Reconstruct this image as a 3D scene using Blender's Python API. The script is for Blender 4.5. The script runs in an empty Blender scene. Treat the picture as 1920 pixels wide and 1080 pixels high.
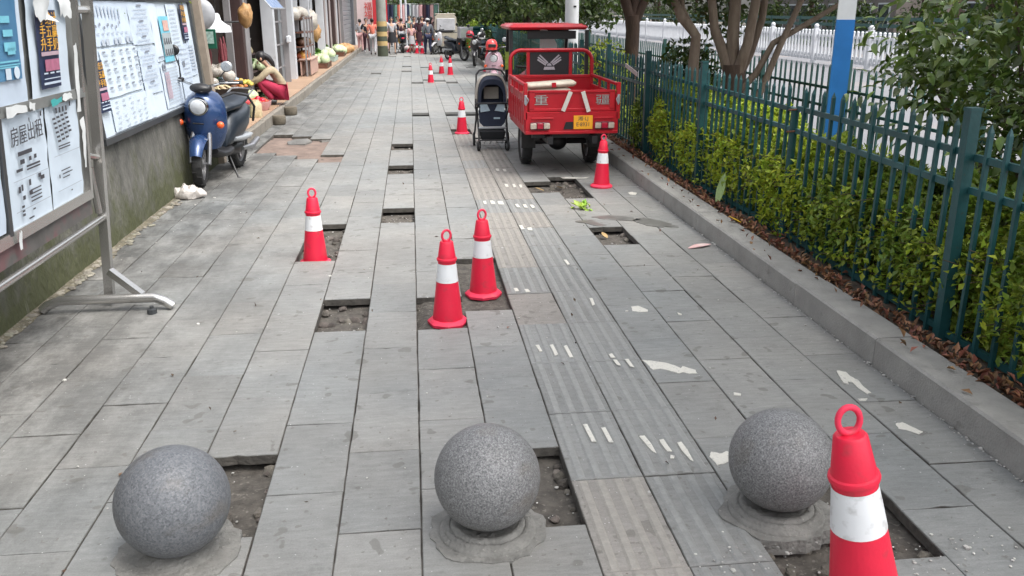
import bpy, math, random
import numpy as np
from mathutils import Vector, Matrix, noise
random.seed(7); np.random.seed(7)
S = bpy.context.scene
C = S.collection
PI = math.pi
# ------------------------------------------------ camera
cam = bpy.data.cameras.new('camera'); co = bpy.data.objects.new('camera', cam); C.objects.link(co); S.camera = co
cam.sensor_width = 36; cam.lens = 1616.3/1920*36; cam.clip_start = 0.05; cam.clip_end = 900
PIT, YAW, ROL, CH = 0.3117226, 0.1119842, 0.00058, 1.796
_F0 = Vector((math.sin(YAW), math.cos(YAW), 0)); _R0 = Vector((math.cos(YAW), -math.sin(YAW), 0)); _U = Vector((0,0,1))
_F = _F0*math.cos(PIT) - _U*math.sin(PIT); _D = -(_U*math.cos(PIT) + _F0*math.sin(PIT))
_R = _R0*math.cos(ROL) + _D*math.sin(ROL); _Dn = -_R0*math.sin(ROL) + _D*math.cos(ROL)
M = Matrix.Identity(4)
for r in range(3):
    M[r][0] = _R[r]; M[r][1] = -_Dn[r]; M[r][2] = -_F[r]
M[2][3] = CH
co.matrix_world = M
# ------------------------------------------------ sky, sun, exposure
SUN_EL, SUN_AZ = math.radians(62), math.radians(125)     # azimuth from +Y towards +X
w = bpy.data.worlds.new('World'); S.world = w; w.use_nodes = True
nt = w.node_tree; nt.nodes.clear()
out = nt.nodes.new('ShaderNodeOutputWorld'); bg = nt.nodes.new('ShaderNodeBackground')
sky = nt.nodes.new('ShaderNodeTexSky'); sky.sky_type = 'NISHITA'; sky.sun_disc = False
sky.sun_elevation = SUN_EL; sky.sun_rotation = SUN_AZ; sky.dust_density = 4.0; sky.air_density = 1.0; sky.ozone_density = 1.0
hs = nt.nodes.new('ShaderNodeHueSaturation'); hs.inputs['Saturation'].default_value = 0.28
nt.links.new(sky.outputs[0], hs.inputs['Color']); nt.links.new(hs.outputs[0], bg.inputs[0]); nt.links.new(bg.outputs[0], out.inputs[0])
bg.inputs[1].default_value = 0.14
sd = bpy.data.lights.new('sun', 'SUN'); sd.energy = .85; sd.angle = math.radians(32); sd.color = (1, .96, .9)
so = bpy.data.objects.new('sun', sd); C.objects.link(so)
dirv = Vector((math.sin(SUN_AZ)*math.cos(SUN_EL), math.cos(SUN_AZ)*math.cos(SUN_EL), math.sin(SUN_EL)))
so.rotation_euler = dirv.to_track_quat('Z', 'Y').to_euler()
S.view_settings.view_transform = 'Standard'; S.view_settings.look = 'None'; S.view_settings.gamma = 1
S.view_settings.use_curve_mapping = False; S.view_settings.exposure = 1.5

# ------------------------------------------------ materials
def srgb(r, g, b):
    f = lambda c: (c/255/12.92) if c/255 <= .04045 else ((c/255+.055)/1.055)**2.4
    return (f(r), f(g), f(b))
MATS = {}
def N(nt, t, **k):
    n = nt.nodes.new(t)
    for a, v in k.items():
        if a in n.inputs: n.inputs[a].default_value = v
        else: setattr(n, a, v)
    return n
def mat(name, col, rough=.6, var=.15, scale=8, metal=0, bump=0, bscale=60, objvar=0, col2=None, spec=.5, stretch=None, coat=0, spots=None, spotamt=.6, transl=0, island=0, trans=0, emit=0, alpha=1):
    if name in MATS: return MATS[name]
    m = bpy.data.materials.new(name); m.use_nodes = True; nt = m.node_tree; L = nt.links
    b = nt.nodes['Principled BSDF']
    b.inputs['Roughness'].default_value = rough; b.inputs['Metallic'].default_value = metal
    b.inputs['Specular IOR Level'].default_value = spec; b.inputs['Coat Weight'].default_value = coat
    if trans: b.inputs['Transmission Weight'].default_value = trans
    if alpha < 1: b.inputs['Alpha'].default_value = alpha
    g = N(nt, 'ShaderNodeNewGeometry')
    vec = g.outputs['Position']
    if stretch:
        mp = N(nt, 'ShaderNodeMapping'); mp.inputs['Scale'].default_value = stretch; L.new(vec, mp.inputs[0]); vec = mp.outputs[0]
    n1 = N(nt, 'ShaderNodeTexNoise'); n1.inputs['Scale'].default_value = scale; n1.inputs['Detail'].default_value = 6; n1.inputs['Roughness'].default_value = .62
    L.new(vec, n1.inputs['Vector'])
    mx = N(nt, 'ShaderNodeMix', data_type='RGBA')
    c2 = col2 if col2 else tuple(min(1, c*(1+var)) for c in col); c1 = tuple(c*(1-var) for c in col) if not col2 else col
    mx.inputs[6].default_value = (*c1, 1); mx.inputs[7].default_value = (*c2, 1)
    mr = N(nt, 'ShaderNodeMapRange'); mr.inputs[1].default_value = .3; mr.inputs[2].default_value = .7
    L.new(n1.outputs['Fac'], mr.inputs[0]); L.new(mr.outputs[0], mx.inputs[0])
    colout = mx.outputs[2]
    if spots:
        n3 = N(nt, 'ShaderNodeTexNoise'); n3.inputs['Scale'].default_value = spots[0]; n3.inputs['Detail'].default_value = 3; L.new(g.outputs['Position'], n3.inputs['Vector'])
        r3 = N(nt, 'ShaderNodeMapRange'); r3.inputs[1].default_value = spots[1]; r3.inputs[2].default_value = spots[1]+spots[2]; r3.inputs[4].default_value = spotamt
        L.new(n3.outputs['Fac'], r3.inputs[0])
        m3 = N(nt, 'ShaderNodeMix', data_type='RGBA'); m3.inputs[7].default_value = (*spots[3], 1)
        L.new(r3.outputs[0], m3.inputs[0]); L.new(colout, m3.inputs[6]); colout = m3.outputs[2]
    if objvar or island:
        src = None
        if objvar:
            oi = N(nt, 'ShaderNodeObjectInfo'); src = oi.outputs['Random']
        else: src = g.outputs['Random Per Island']
        v = N(nt, 'ShaderNodeMapRange'); v.inputs[3].default_value = 1-(objvar or island); v.inputs[4].default_value = 1+(objvar or island)
        L.new(src, v.inputs[0])
        h = N(nt, 'ShaderNodeHueSaturation'); L.new(colout, h.inputs['Color']); L.new(v.outputs[0], h.inputs['Value'])
        if island:
            v2 = N(nt, 'ShaderNodeMath', operation='MULTIPLY_ADD'); v2.inputs[1].default_value = .05; v2.inputs[2].default_value = .475
            wn = N(nt, 'ShaderNodeMath', operation='FRACT'); w2 = N(nt, 'ShaderNodeMath', operation='MULTIPLY'); w2.inputs[1].default_value = 17.3
            L.new(src, w2.inputs[0]); L.new(w2.outputs[0], wn.inputs[0]); L.new(wn.outputs[0], v2.inputs[0]); L.new(v2.outputs[0], h.inputs['Hue'])
        colout = h.outputs[0]
    L.new(colout, b.inputs['Base Color'])
    if bump:
        n2 = N(nt, 'ShaderNodeTexNoise'); n2.inputs['Scale'].default_value = bscale; n2.inputs['Detail'].default_value = 5
        L.new(vec, n2.inputs['Vector'])
        bp = N(nt, 'ShaderNodeBump'); bp.inputs['Strength'].default_value = min(1, bump); bp.inputs['Distance'].default_value = .01 if bump <= 1 else .01*bump
        L.new(n2.outputs['Fac'], bp.inputs['Height']); L.new(bp.outputs[0], b.inputs['Normal'])
    rr = N(nt, 'ShaderNodeMapRange'); rr.inputs[3].default_value = max(0, rough-.08); rr.inputs[4].default_value = min(1, rough+.08)
    L.new(n1.outputs['Fac'], rr.inputs[0]); L.new(rr.outputs[0], b.inputs['Roughness'])
    if transl:
        o = nt.nodes['Material Output']; t = N(nt, 'ShaderNodeBsdfTranslucent'); L.new(colout, t.inputs[0])
        ms = N(nt, 'ShaderNodeMixShader'); ms.inputs[0].default_value = transl
        L.new(b.outputs[0], ms.inputs[1]); L.new(t.outputs[0], ms.inputs[2]); L.new(ms.outputs[0], o.inputs[0])
    if emit:
        b.inputs['Emission Color'].default_value = (*col, 1); b.inputs['Emission Strength'].default_value = emit
    MATS[name] = m
    return m

# ------------------------------------------------ object helpers
def tag(o, label=None, cat=None, group=None, kind=None):
    if label: o['label'] = label
    if cat: o['category'] = cat
    if group: o['group'] = group
    if kind: o['kind'] = kind
    return o
def empty(name, loc=(0,0,0), rz=0, **k):
    o = bpy.data.objects.new(name, None); C.objects.link(o); o.empty_display_size = .1
    o.location = loc; o.rotation_euler = (0,0,rz) if not isinstance(rz, tuple) else rz
    return tag(o, **k)
def link(name, me, parent=None, loc=None, rot=None, **k):
    o = bpy.data.objects.new(name, me); C.objects.link(o)
    if parent: o.parent = parent
    if loc is not None: o.location = loc
    if rot is not None: o.rotation_euler = rot
    return tag(o, **k)
def copy_tree(o, parent=None):
    c = o.copy(); C.objects.link(c); c.parent = parent
    for ch in list(o.children): copy_tree(ch, c)
    return c
class MB:
    def __init__(s): s.v = []; s.f = []
    def add(s, vs, fs):
        n = len(s.v); s.v += [tuple(v) for v in vs]; s.f += [tuple(i+n for i in f) for f in fs]; return s
    def box(s, c, d, rot=None, taper=0, bev=0):
        x, y, z = d[0]/2, d[1]/2, d[2]/2; t = 1-taper
        if bev:
            b = bev; vs = []
            for zz, i in ((-z, b), (-z+b, 0), (z-b, 0), (z, b)):
                k = (t if zz > 0 else 1)
                X, Y = (x-i)*k, (y-i)*k
                xb, yb = max(X-b, 0)*1., max(Y-b, 0)*1.
                vs += [(-xb,-Y,zz),(xb,-Y,zz),(X,-yb,zz),(X,yb,zz),(xb,Y,zz),(-xb,Y,zz),(-X,yb,zz),(-X,-yb,zz)]
            fs = [tuple(range(7,-1,-1)), tuple(range(24,32))]
            for r in range(3):
                for i in range(8): fs.append((r*8+i, r*8+(i+1)%8, (r+1)*8+(i+1)%8, (r+1)*8+i))
        else:
            vs = [(-x,-y,-z),(x,-y,-z),(x,y,-z),(-x,y,-z),(-x*t,-y*t,z),(x*t,-y*t,z),(x*t,y*t,z),(-x*t,y*t,z)]
            fs = [(3,2,1,0),(4,5,6,7),(0,1,5,4),(1,2,6,5),(2,3,7,6),(3,0,4,7)]
        if rot is not None:
            R = rot if isinstance(rot, Matrix) else Matrix.Rotation(rot[0],3,'X') @ Matrix.Rotation(rot[1],3,'Y') @ Matrix.Rotation(rot[2],3,'Z')
            vs = [R @ Vector(v) for v in vs]
        return s.add([(v[0]+c[0], v[1]+c[1], v[2]+c[2]) for v in vs], fs)
    def tube(s, pts, r, n=8, caps=True, closed=False):
        P = [Vector(p) for p in pts]; m = len(P); R = r if isinstance(r, (list, tuple)) else [r]*m
        vs = []; up = None
        for i, p in enumerate(P):
            if closed: t = P[(i+1)%m]-P[i-1]
            else: t = P[min(i+1, m-1)]-P[max(i-1, 0)]
            t.normalize()
            if up is None:
                up = Vector((0,0,1)) if abs(t.z) < .9 else Vector((1,0,0))
            a = t.cross(up).normalized(); b = a.cross(t).normalized(); up = b
            for k in range(n):
                q = 2*PI*k/n; vs.append(p + (a*math.cos(q)+b*math.sin(q))*R[i])
        fs = []
        for i in range(m if closed else m-1):
            for k in range(n):
                j = (i+1) % m
                fs.append((i*n+k, i*n+(k+1)%n, j*n+(k+1)%n, j*n+k))
        if caps and not closed: fs += [tuple(range(n-1,-1,-1)), tuple(range((m-1)*n, m*n))]
        return s.add(vs, fs)
    def bar(s, a, b, w, h, up=(0,0,1)):
        a, b = Vector(a), Vector(b); t = (b-a).normalized(); u = Vector(up)
        x = t.cross(u).normalized(); y = x.cross(t).normalized()
        vs = []
        for p in (a, b):
            for i, j in ((-1,-1),(1,-1),(1,1),(-1,1)): vs.append(p + x*(i*w/2) + y*(j*h/2))
        return s.add(vs, [(3,2,1,0),(4,5,6,7),(0,1,5,4),(1,2,6,5),(2,3,7,6),(3,0,4,7)])
    def lathe(s, prof, n=24, c=(0,0,0), axis='Z', caps=True, sy=1, off=0):
        vs = []
        for r, z in prof:
            for k in range(n):
                q = 2*PI*k/n+off; x, y = r*math.cos(q), r*math.sin(q)*sy
                v = (x, y, z) if axis == 'Z' else ((z, x, y) if axis == 'X' else (y, z, x))
                vs.append((v[0]+c[0], v[1]+c[1], v[2]+c[2]))
        fs = []
        for i in range(len(prof)-1):
            for k in range(n): fs.append((i*n+k, i*n+(k+1)%n, (i+1)*n+(k+1)%n, (i+1)*n+k))
        if caps: fs += [tuple(range(n-1,-1,-1)), tuple(range((len(prof)-1)*n, len(prof)*n))]
        return s.add(vs, fs)
    def ball(s, c, r, n=16, m=10, rot=None, jit=0):
        r = r if isinstance(r, (tuple, list)) else (r, r, r); vs = [(0,0,-1)]; 
        for i in range(1, m):
            a = -PI/2+PI*i/m
            for k in range(n): vs.append((math.cos(a)*math.cos(2*PI*k/n), math.cos(a)*math.sin(2*PI*k/n), math.sin(a)))
        vs.append((0,0,1))
        if jit: vs = [tuple(q*(1+jit*noise.noise(Vector(v)*2.2+Vector(c)*9)) for q in v) for v in vs]
        vs = [Vector((v[0]*r[0], v[1]*r[1], v[2]*r[2])) for v in vs]
        if rot: 
            R = Matrix.Rotation(rot[0],3,'X') @ Matrix.Rotation(rot[1],3,'Y') @ Matrix.Rotation(rot[2],3,'Z'); vs = [R @ v for v in vs]
        fs = [(0, 1+(k+1)%n, 1+k) for k in range(n)]
        for i in range(m-2):
            for k in range(n): fs.append((1+i*n+k, 1+i*n+(k+1)%n, 1+(i+1)*n+(k+1)%n, 1+(i+1)*n+k))
        b = 1+(m-2)*n; fs += [(b+k, b+(k+1)%n, len(vs)-1) for k in range(n)]
        return s.add([(v[0]+c[0], v[1]+c[1], v[2]+c[2]) for v in vs], fs)
    def prism(s, poly, z0, z1, axis='Z'):
        n = len(poly)
        def tr(p, z): return (p[0], p[1], z) if axis == 'Z' else ((z, p[0], p[1]) if axis == 'X' else (p[0], z, p[1]))
        vs = [tr(p, z0) for p in poly]+[tr(p, z1) for p in poly]
        return s.add(vs, [tuple(range(n-1,-1,-1)), tuple(range(n, 2*n))]+[(i, (i+1)%n, (i+1)%n+n, i+n) for i in range(n)])
    def mesh(s, name, m, smooth=35):
        me = bpy.data.meshes.new(name); me.from_pydata(s.v, [], s.f)
        if m: me.materials.append(m)
        me.validate()
        if smooth:
            me.polygons.foreach_set('use_smooth', [True]*len(me.polygons)); me.set_sharp_from_angle(angle=math.radians(smooth))
        me.update(); return me
    def build(s, name, m, parent=None, smooth=35, loc=None, rot=None, fixn=True, **k):
        me = s.mesh(name, m, smooth)
        if fixn:
            import bmesh
            b = bmesh.new(); b.from_mesh(me); bmesh.ops.recalc_face_normals(b, faces=b.faces); b.to_mesh(me); b.free()
        return link(name, me, parent, loc, rot, **k)
def np_mesh(name, V, F, m, smooth=False):
    me = bpy.data.meshes.new(name); V = np.asarray(V, dtype=np.float32); F = np.asarray(F, dtype=np.int32); k = F.shape[1]
    me.vertices.add(len(V)); me.vertices.foreach_set('co', V.ravel())
    me.loops.add(F.size); me.loops.foreach_set('vertex_index', F.ravel())
    me.polygons.add(len(F)); me.polygons.foreach_set('loop_start', np.arange(0, F.size, k, dtype=np.int32)); me.polygons.foreach_set('loop_total', np.full(len(F), k, dtype=np.int32))
    if smooth: me.polygons.foreach_set('use_smooth', np.ones(len(F), dtype=bool))
    me.update(calc_edges=True); me.validate()
    if m: me.materials.append(m)
    return me
def leaves(P, size, up=.5, aspect=.5, fold=.25, D=None, rnd=np.random):
    """one folded two-triangle leaf per point, each its own island"""
    n = len(P); P = np.asarray(P, float)
    d = rnd.normal(size=(n,3)); d[:,2] += up*.3
    if D is not None: d = d*.6+D
    d /= np.linalg.norm(d, axis=1)[:,None]
    nn = rnd.normal(size=(n,3)); nn[:,2] += up*3
    s = np.cross(d, nn); s /= np.linalg.norm(s, axis=1)[:,None]+1e-9; nn = np.cross(s, d)
    L = (size*(.7+.6*rnd.rand(n)))[:,None] if not np.isscalar(size) else (size*(.65+.7*rnd.rand(n)))[:,None]
    W = L*aspect*.5
    V = np.stack([P, P+d*L*.45+s*W+nn*W*fold*2, P+d*L-nn*L*.08, P+d*L*.45-s*W+nn*W*fold*2], 1).reshape(-1,3)
    i = np.arange(n)[:,None]*4
    F = np.concatenate([i+[0,1,2], i+[0,2,3]], 1).reshape(-1,3)
    return V, F
def text(s, size, m, parent, M4, name='lettering', depth=.001, sx=1, align='CENTER'):
    c = bpy.data.curves.new('t', 'FONT'); c.body = s; c.size = size; c.extrude = depth/2; c.align_x = align; c.align_y = 'CENTER'; c.resolution_u = 2
    o = bpy.data.objects.new('t', c); C.objects.link(o)
    dg = bpy.context.evaluated_depsgraph_get(); dg.update()
    me = bpy.data.meshes.new_from_object(o.evaluated_get(dg)); bpy.data.objects.remove(o); bpy.data.curves.remove(c)
    me.transform(M4 @ Matrix.Diagonal((sx,1,1,1))); me.materials.clear(); me.materials.append(m)
    return link(name, me, parent)
def visible(x, y, z=0, mg=40):
    q = Vector((x, y, z-CH)); d = q.dot(_F)
    if d < .1: return False
    u = 960+1616.3*q.dot(_R)/d; v = 540+1616.3*q.dot(_Dn)/d
    return -mg < u < 1920+mg and -mg < v < 1080+mg
# ================================================= SETTING
# ---- far ground
ms = mat('packed earth', (.10,.085,.07), .9, .35, 3, bump=.6, bscale=30)
mb = MB(); mb.add([(-400,-60,-.30),(400,-60,-.30),(400,800,-.30),(-400,800,-.30)], [(0,1,2,3)]); mb.build('ground', ms, kind='structure', smooth=0)
# ---- pavement bed (dirt seen in the holes and joints)
TX0 = -0.024; TW = .3; TL = .6
m_bed = mat('damp dirt', (.092,.082,.070), .95, .5, 14, bump=1, bscale=45, spots=(40,.62,.05,(.24,.22,.19)), spotamt=.5)
nx, ny = 97, 250
xs = np.linspace(-2.42, 2.378, nx); ys = np.concatenate([np.linspace(-3, 1.9, 8), np.linspace(2, 14, 240), [50]])
V = []
for y in ys:
    for x in xs:
        h = noise.noise(Vector((x*4, y*4, 0)))*.012+noise.noise(Vector((x*15, y*15, 3)))*.007+noise.noise(Vector((x*45, y*45, 3)))*.003
        V.append((x, y, -.070+h+(.032 if (.0 < x < .58 and 4.7 < y < 6.4) or (.55 < x < .9 and 13.1 < y < 13.9) else 0)))
F = [(j*nx+i, j*nx+i+1, (j+1)*nx+i+1, (j+1)*nx+i) for j in range(len(ys)-1) for i in range(nx-1)]
pavement = link('pavement', np_mesh('pavement', V, F, m_bed, True), kind='structure')

# ---- stone tile material
def tile_mat(name, base, warm, rough=.62, speck=.0):
    m = bpy.data.materials.new(name); m.use_nodes = True; nt = m.node_tree; L = nt.links; b = nt.nodes['Principled BSDF']
    g = N(nt, 'ShaderNodeNewGeometry'); oi = N(nt, 'ShaderNodeObjectInfo'); pos = g.outputs['Position']
    def noi(scale, det=5, r=.6, st=None):
        v = pos
        if st: mp = N(nt, 'ShaderNodeMapping'); mp.inputs['Scale'].default_value = st; L.new(v, mp.inputs[0]); v = mp.outputs[0]
        n = N(nt, 'ShaderNodeTexNoise'); n.inputs['Scale'].default_value = scale; n.inputs['Detail'].default_value = det; n.inputs['Roughness'].default_value = r; L.new(v, n.inputs['Vector']); return n.outputs['Fac']
    def rng(src, a, b_, c, d):
        r = N(nt, 'ShaderNodeMapRange'); r.inputs[1].default_value = a; r.inputs[2].default_value = b_; r.inputs[3].default_value = c; r.inputs[4].default_value = d; L.new(src, r.inputs[0]); return r.outputs[0]
    def mul(a, b_):
        n = N(nt, 'ShaderNodeMath', operation='MULTIPLY'); L.new(a, n.inputs[0]); L.new(b_, n.inputs[1]); return n.outputs[0]
    # tint per tile: cool grey to warm grey
    mx = N(nt, 'ShaderNodeMix', data_type='RGBA'); mx.inputs[6].default_value = (*base, 1); mx.inputs[7].default_value = (*warm, 1)
    rf = N(nt, 'ShaderNodeMath', operation='FRACT'); r2 = N(nt, 'ShaderNodeMath', operation='MULTIPLY'); r2.inputs[1].default_value = 7.13
    L.new(oi.outputs['Random'], r2.inputs[0]); L.new(r2.outputs[0], rf.inputs[0])
    big = noi(.55, 3); ad = N(nt, 'ShaderNodeMath', operation='MULTIPLY_ADD'); ad.inputs[1].default_value = .28; L.new(rf.outputs[0], ad.inputs[0]); L.new(rng(big, .35, .65, 0, .55), ad.inputs[2])
    L.new(ad.outputs[0], mx.inputs[0])
    val = mul(rng(oi.outputs['Random'], 0, 1, .93, 1.07), rng(noi(1.3, 7, .75), .3, .7, .84, 1.13))
    val = mul(val, rng(noi(24, 6, .75, (.3,1.7,1)), .32, .68, .83, 1.13))       # riven streaks running across
    val = mul(val, rng(noi(160, 3, .7), .3, .7, .90, 1.10))                       # grain
    val = mul(val, rng(noi(4, 7, .78), .56, .76, 1, .66))                         # dirt blotches
    # trodden dirt towards the foot of the wall
    sx = N(nt, 'ShaderNodeSeparateXYZ'); L.new(pos, sx.inputs[0])
    dirt = mul(rng(sx.outputs[0], -2.42, -.6, 1, 0), rng(noi(2.2, 7, .75, (1.6,.7,1)),   .36, .58, 0, 1))
    dm = N(nt, 'ShaderNodeMath', operation='MULTIPLY_ADD'); dm.inputs[1].default_value = -.72; dm.inputs[2].default_value = 1; L.new(dirt, dm.inputs[0])
    val = mul(val, dm.outputs[0])
    h = N(nt, 'ShaderNodeHueSaturation'); L.new(mx.outputs[2], h.inputs['Color']); L.new(val, h.inputs['Value'])
    colr = h.outputs[0]
    # white crumbs, brown specks
    for sc, th, col, amt in ((7, .66, (.095,.088,.075), .45), (24, .68, (.12,.11,.095), .5), (75, .735, (.62,.62,.60), .85), (42, .745, (.10,.075,.055), .7), (13, .775, (.55,.55,.53), .6)):
        k = N(nt, 'ShaderNodeMix', data_type='RGBA'); k.inputs[7].default_value = (*col, 1); L.new(colr, k.inputs[6])
        L.new(rng(noi(sc, 2, .5), th-speck, th-speck+.02, 0, amt), k.inputs[0]); colr = k.outputs[2]
    L.new(colr, b.inputs['Base Color'])
    L.new(rng(noi(9, 5, .7), .3, .7, rough-.1, rough+.12), b.inputs['Roughness'])
    b.inputs['Specular IOR Level'].default_value = .45
    bp = N(nt, 'ShaderNodeBump'); bp.inputs['Strength'].default_value = .6; bp.inputs['Distance'].default_value = .005
    s1 = N(nt, 'ShaderNodeMath', operation='MULTIPLY_ADD'); s1.inputs[1].default_value = .5
    L.new(noi(120, 4, .7), s1.inputs[0]); L.new(noi(26, 6, .7, (.4,1.6,1)), s1.inputs[2]); L.new(s1.outputs[0], bp.inputs['Height']); L.new(bp.outputs[0], b.inputs['Normal'])
    return m
TM = tile_mat('grey stone tile', (.215,.225,.222), (.285,.270,.245))
TM_t = tile_mat('grey tactile stone', (.205,.212,.208), (.245,.237,.220))
TM_b = tile_mat('beige tactile concrete', (.245,.232,.212), (.278,.255,.230), speck=.03)
m_side = mat('dark tile edge', (.085,.078,.068), .95, .4, 20, bump=.8, bscale=60)  # side faces of the tiles, darker than their tops
m_ridge = mat('worn ridge stone', (.245,.248,.238), .6, .14, 30, bump=.3, bscale=120); m_ridgeb = mat('worn beige ridge', (.285,.268,.24), .65, .14, 30, bump=.3, bscale=120)
def tile_mesh(name, m, L_=TL, ridges=0, seed=0, chip=None):
    rnd = random.Random(seed); mb = MB(); w_, l_ = TW-.0062, L_-.0042; b = .0025
    # outline with slightly uneven edges
    def edge(p, q, n, amp):
        r = []
        for i in range(n):
            t = i/n; x = p[0]+(q[0]-p[0])*t; y = p[1]+(q[1]-p[1])*t
            d = (rnd.random()**3)*amp if i else 0
            nx_, ny_ = -(q[1]-p[1]), (q[0]-p[0]); ln = math.hypot(nx_, ny_); r.append((x+nx_/ln*d, y+ny_/ln*d))
        return r
    c = [(-w_/2,-l_/2),(w_/2,-l_/2),(w_/2,l_/2),(-w_/2,l_/2)]; ch = chip or (0,0,0,0)
    out_ = edge(c[0],c[1],7,.0025+ch[0])+edge(c[1],c[2],9,.002+ch[1])+edge(c[2],c[3],7,.0025+ch[2])+edge(c[3],c[0],9,.002+ch[3])
    n = len(out_); ins = [(x*(1-2*b/w_), y*(1-2*b/l_)) for x, y in out_]
    kx, ky = .1497/(w_/2), .2997/(l_/2); big = [(x*kx, y*ky) for x, y in out_]
    vs = [(x,y,-b) for x,y in out_]+[(x,y,-b+.0003) for x,y in out_]+[(x,y,0) for x,y in ins]+[(0,0,0)]+[(x,y,-.045) for x,y in big]+[(x,y,-.0055) for x,y in big]+[(x,y,-.0055) for x,y in out_]
    B = 3*n+1
    fs = [(B+i,B+(i+1)%n,B+(i+1)%n+n,B+i+n) for i in range(n)]+[(B+n+i,B+n+(i+1)%n,B+(i+1)%n+2*n,B+i+2*n) for i in range(n)]+[(B+2*n+i,B+2*n+(i+1)%n,(i+1)%n,i) for i in range(n)]+[(i,(i+1)%n,(i+1)%n+n,i+n) for i in range(n)]+[(i+n,(i+1)%n+n,(i+1)%n+2*n,i+2*n) for i in range(n)]+[(i+2*n,(i+1)%n+2*n,3*n) for i in range(n)]
    mb.add(vs, fs); nside = 2*n
    for k in range(ridges):
        x = (k-(ridges-1)/2)*w_/(ridges+.15); hw = .019; y1 = l_/2-.004
        mb.add([(x-hw,-y1,.0004),(x-hw*.55,-y1+.006,.0048),(x+hw*.55,-y1+.006,.0048),(x+hw,-y1,.0004),(x-hw,y1,.0004),(x-hw*.55,y1-.006,.0048),(x+hw*.55,y1-.006,.0048),(x+hw,y1,.0004)],
               [(0,1,5,4),(1,2,6,5),(2,3,7,6),(0,3,2,1),(4,5,6,7)])
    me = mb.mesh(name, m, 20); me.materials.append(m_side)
    if ridges:
        me.materials.append(m_ridge if m is TM_t else m_ridgeb)
        for i in range(ridges*5): me.polygons[len(me.polygons)-1-i].material_index = 2
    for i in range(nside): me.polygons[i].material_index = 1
    return me
plain = [tile_mesh('tile', TM, seed=i, chip=(0,0,0,0) if i < 5 else ((.012,0,.004,0),(0,.003,.01,.003),(.004,.003,.012,0))[i-5]) for i in range(8)]
chipF = tile_mesh('tile', TM, seed=11, chip=(.014,0,0,0)); chipN = tile_mesh('tile', TM, seed=12, chip=(0,0,.02,0))
tact = [tile_mesh('tile', TM_t, ridges=4, seed=20+i) for i in range(3)]
tactb = [tile_mesh('tile', TM_b, ridges=4, seed=30+i) for i in range(2)]
plainb = [tile_mesh('tile', TM_b, seed=40+i) for i in range(2)]
PH = {-8:.05,-7:.29,-6:.05,-5:.34,-4:.05,-3:.36,-2:.03,-1:.34,0:.01,1:.30,2:.01,3:.01,4:.30,5:.57,6:.26,7:.57}
# missing tiles: column -> list of (near, far)
HO = {-2:[(4.82,5.43)],0:[(4.81,5.40),(15.6,16.2),(22.8,23.4)],1:[(5.10,6.3),(2.7,3.3),(23.7,24.3),(29.1,29.7)],-1:[(7.5,8.1),(9.9,10.5),(11.7,12.3),(27.3,27.9),(29.7,30.3),(36.2,36.8)],
 -3:[(6.35,7.55),(2.75,3.36),(38.16,38.76),(36.36,36.96)],2:[(15.6,16.2),(13.2,13.8),(23.4,24.0),(26.4,27.0)],3:[(15.6,16.2),(22.8,23.4)],-7:[(11.69,13.49)],-6:[(11.45,13.25)],-5:[(11.14,12.94)],-4:[(10.85,11.45),(26.45,27.05)],
 4:[(8.7,9.3),(2.1,2.7),(25.8,26.4)],5:[(8.3,9.5),(6.57,7.17),(2.37,2.98)],6:[(29.06,29.66)]}
def missing(k, y):
    return any(a-.15 < y-.3 and y+.3 < b+.15 for a, b in HO.get(k, []))
items = []
for k in range(-8, 8):
    y = PH[k]-3.0+.3
    while y < 48:
        if not missing(k, y):
            x = TX0+(k+.5)*TW
            vis = any(visible(x+a*.15, y+b*.3, 0, 0) for a in (-1,0,1) for b in (-1,0,1))
            items.append((not vis, y, k, x))
        y += TL
items.sort(key=lambda t: (t[0], t[1]))
far = MB()
for i, (nv, y, k, x) in enumerate(items):
    r = random.Random(k*1000+round(y*10)); dz = r.uniform(-.002,.002)
    if k in (2, 3):
        if y > 7.0: ms_ = tactb if r.random() < .75 else tact
        elif (k == 2 and (y < 3.0 or 4.8 < y < 5.4)): ms_ = tactb if y < 3 else plainb
        elif k == 2 and y > 6: ms_ = tactb
        else: ms_ = tact
    else: ms_ = plain
    me = r.choice(ms_)
    if k == -3 and 3.3 < y-.3 < 3.45: me = chipF
    if k == -2 and abs(y-.3-5.43) < .05: me = chipN
    if k == 5 and abs(y-.3-7.17) < .1: me = chipF
    rx, ry, rz = r.uniform(-.004,.004)*(1+2*(r.random()<.12)), r.uniform(-.006,.006)*(1+2*(r.random()<.1)), r.uniform(-.004,.004)
    flip = PI if (r.random() < .5 and me not in (chipF, chipN)) else 0
    if i < 296 and not nv:
        o = link('tile', me, pavement, (x, y, dz), (rx, ry, rz+flip))
    else:
        mt = Matrix.Translation((x, y, dz))
        n0 = len(far.v); 
        far.box((x, y, -.0225+dz), (TW-.0055, TL-.0035, .045), bev=.0015)
fo = far.build('tile', TM, pavement, smooth=0, fixn=False, kind='stuff')
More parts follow.
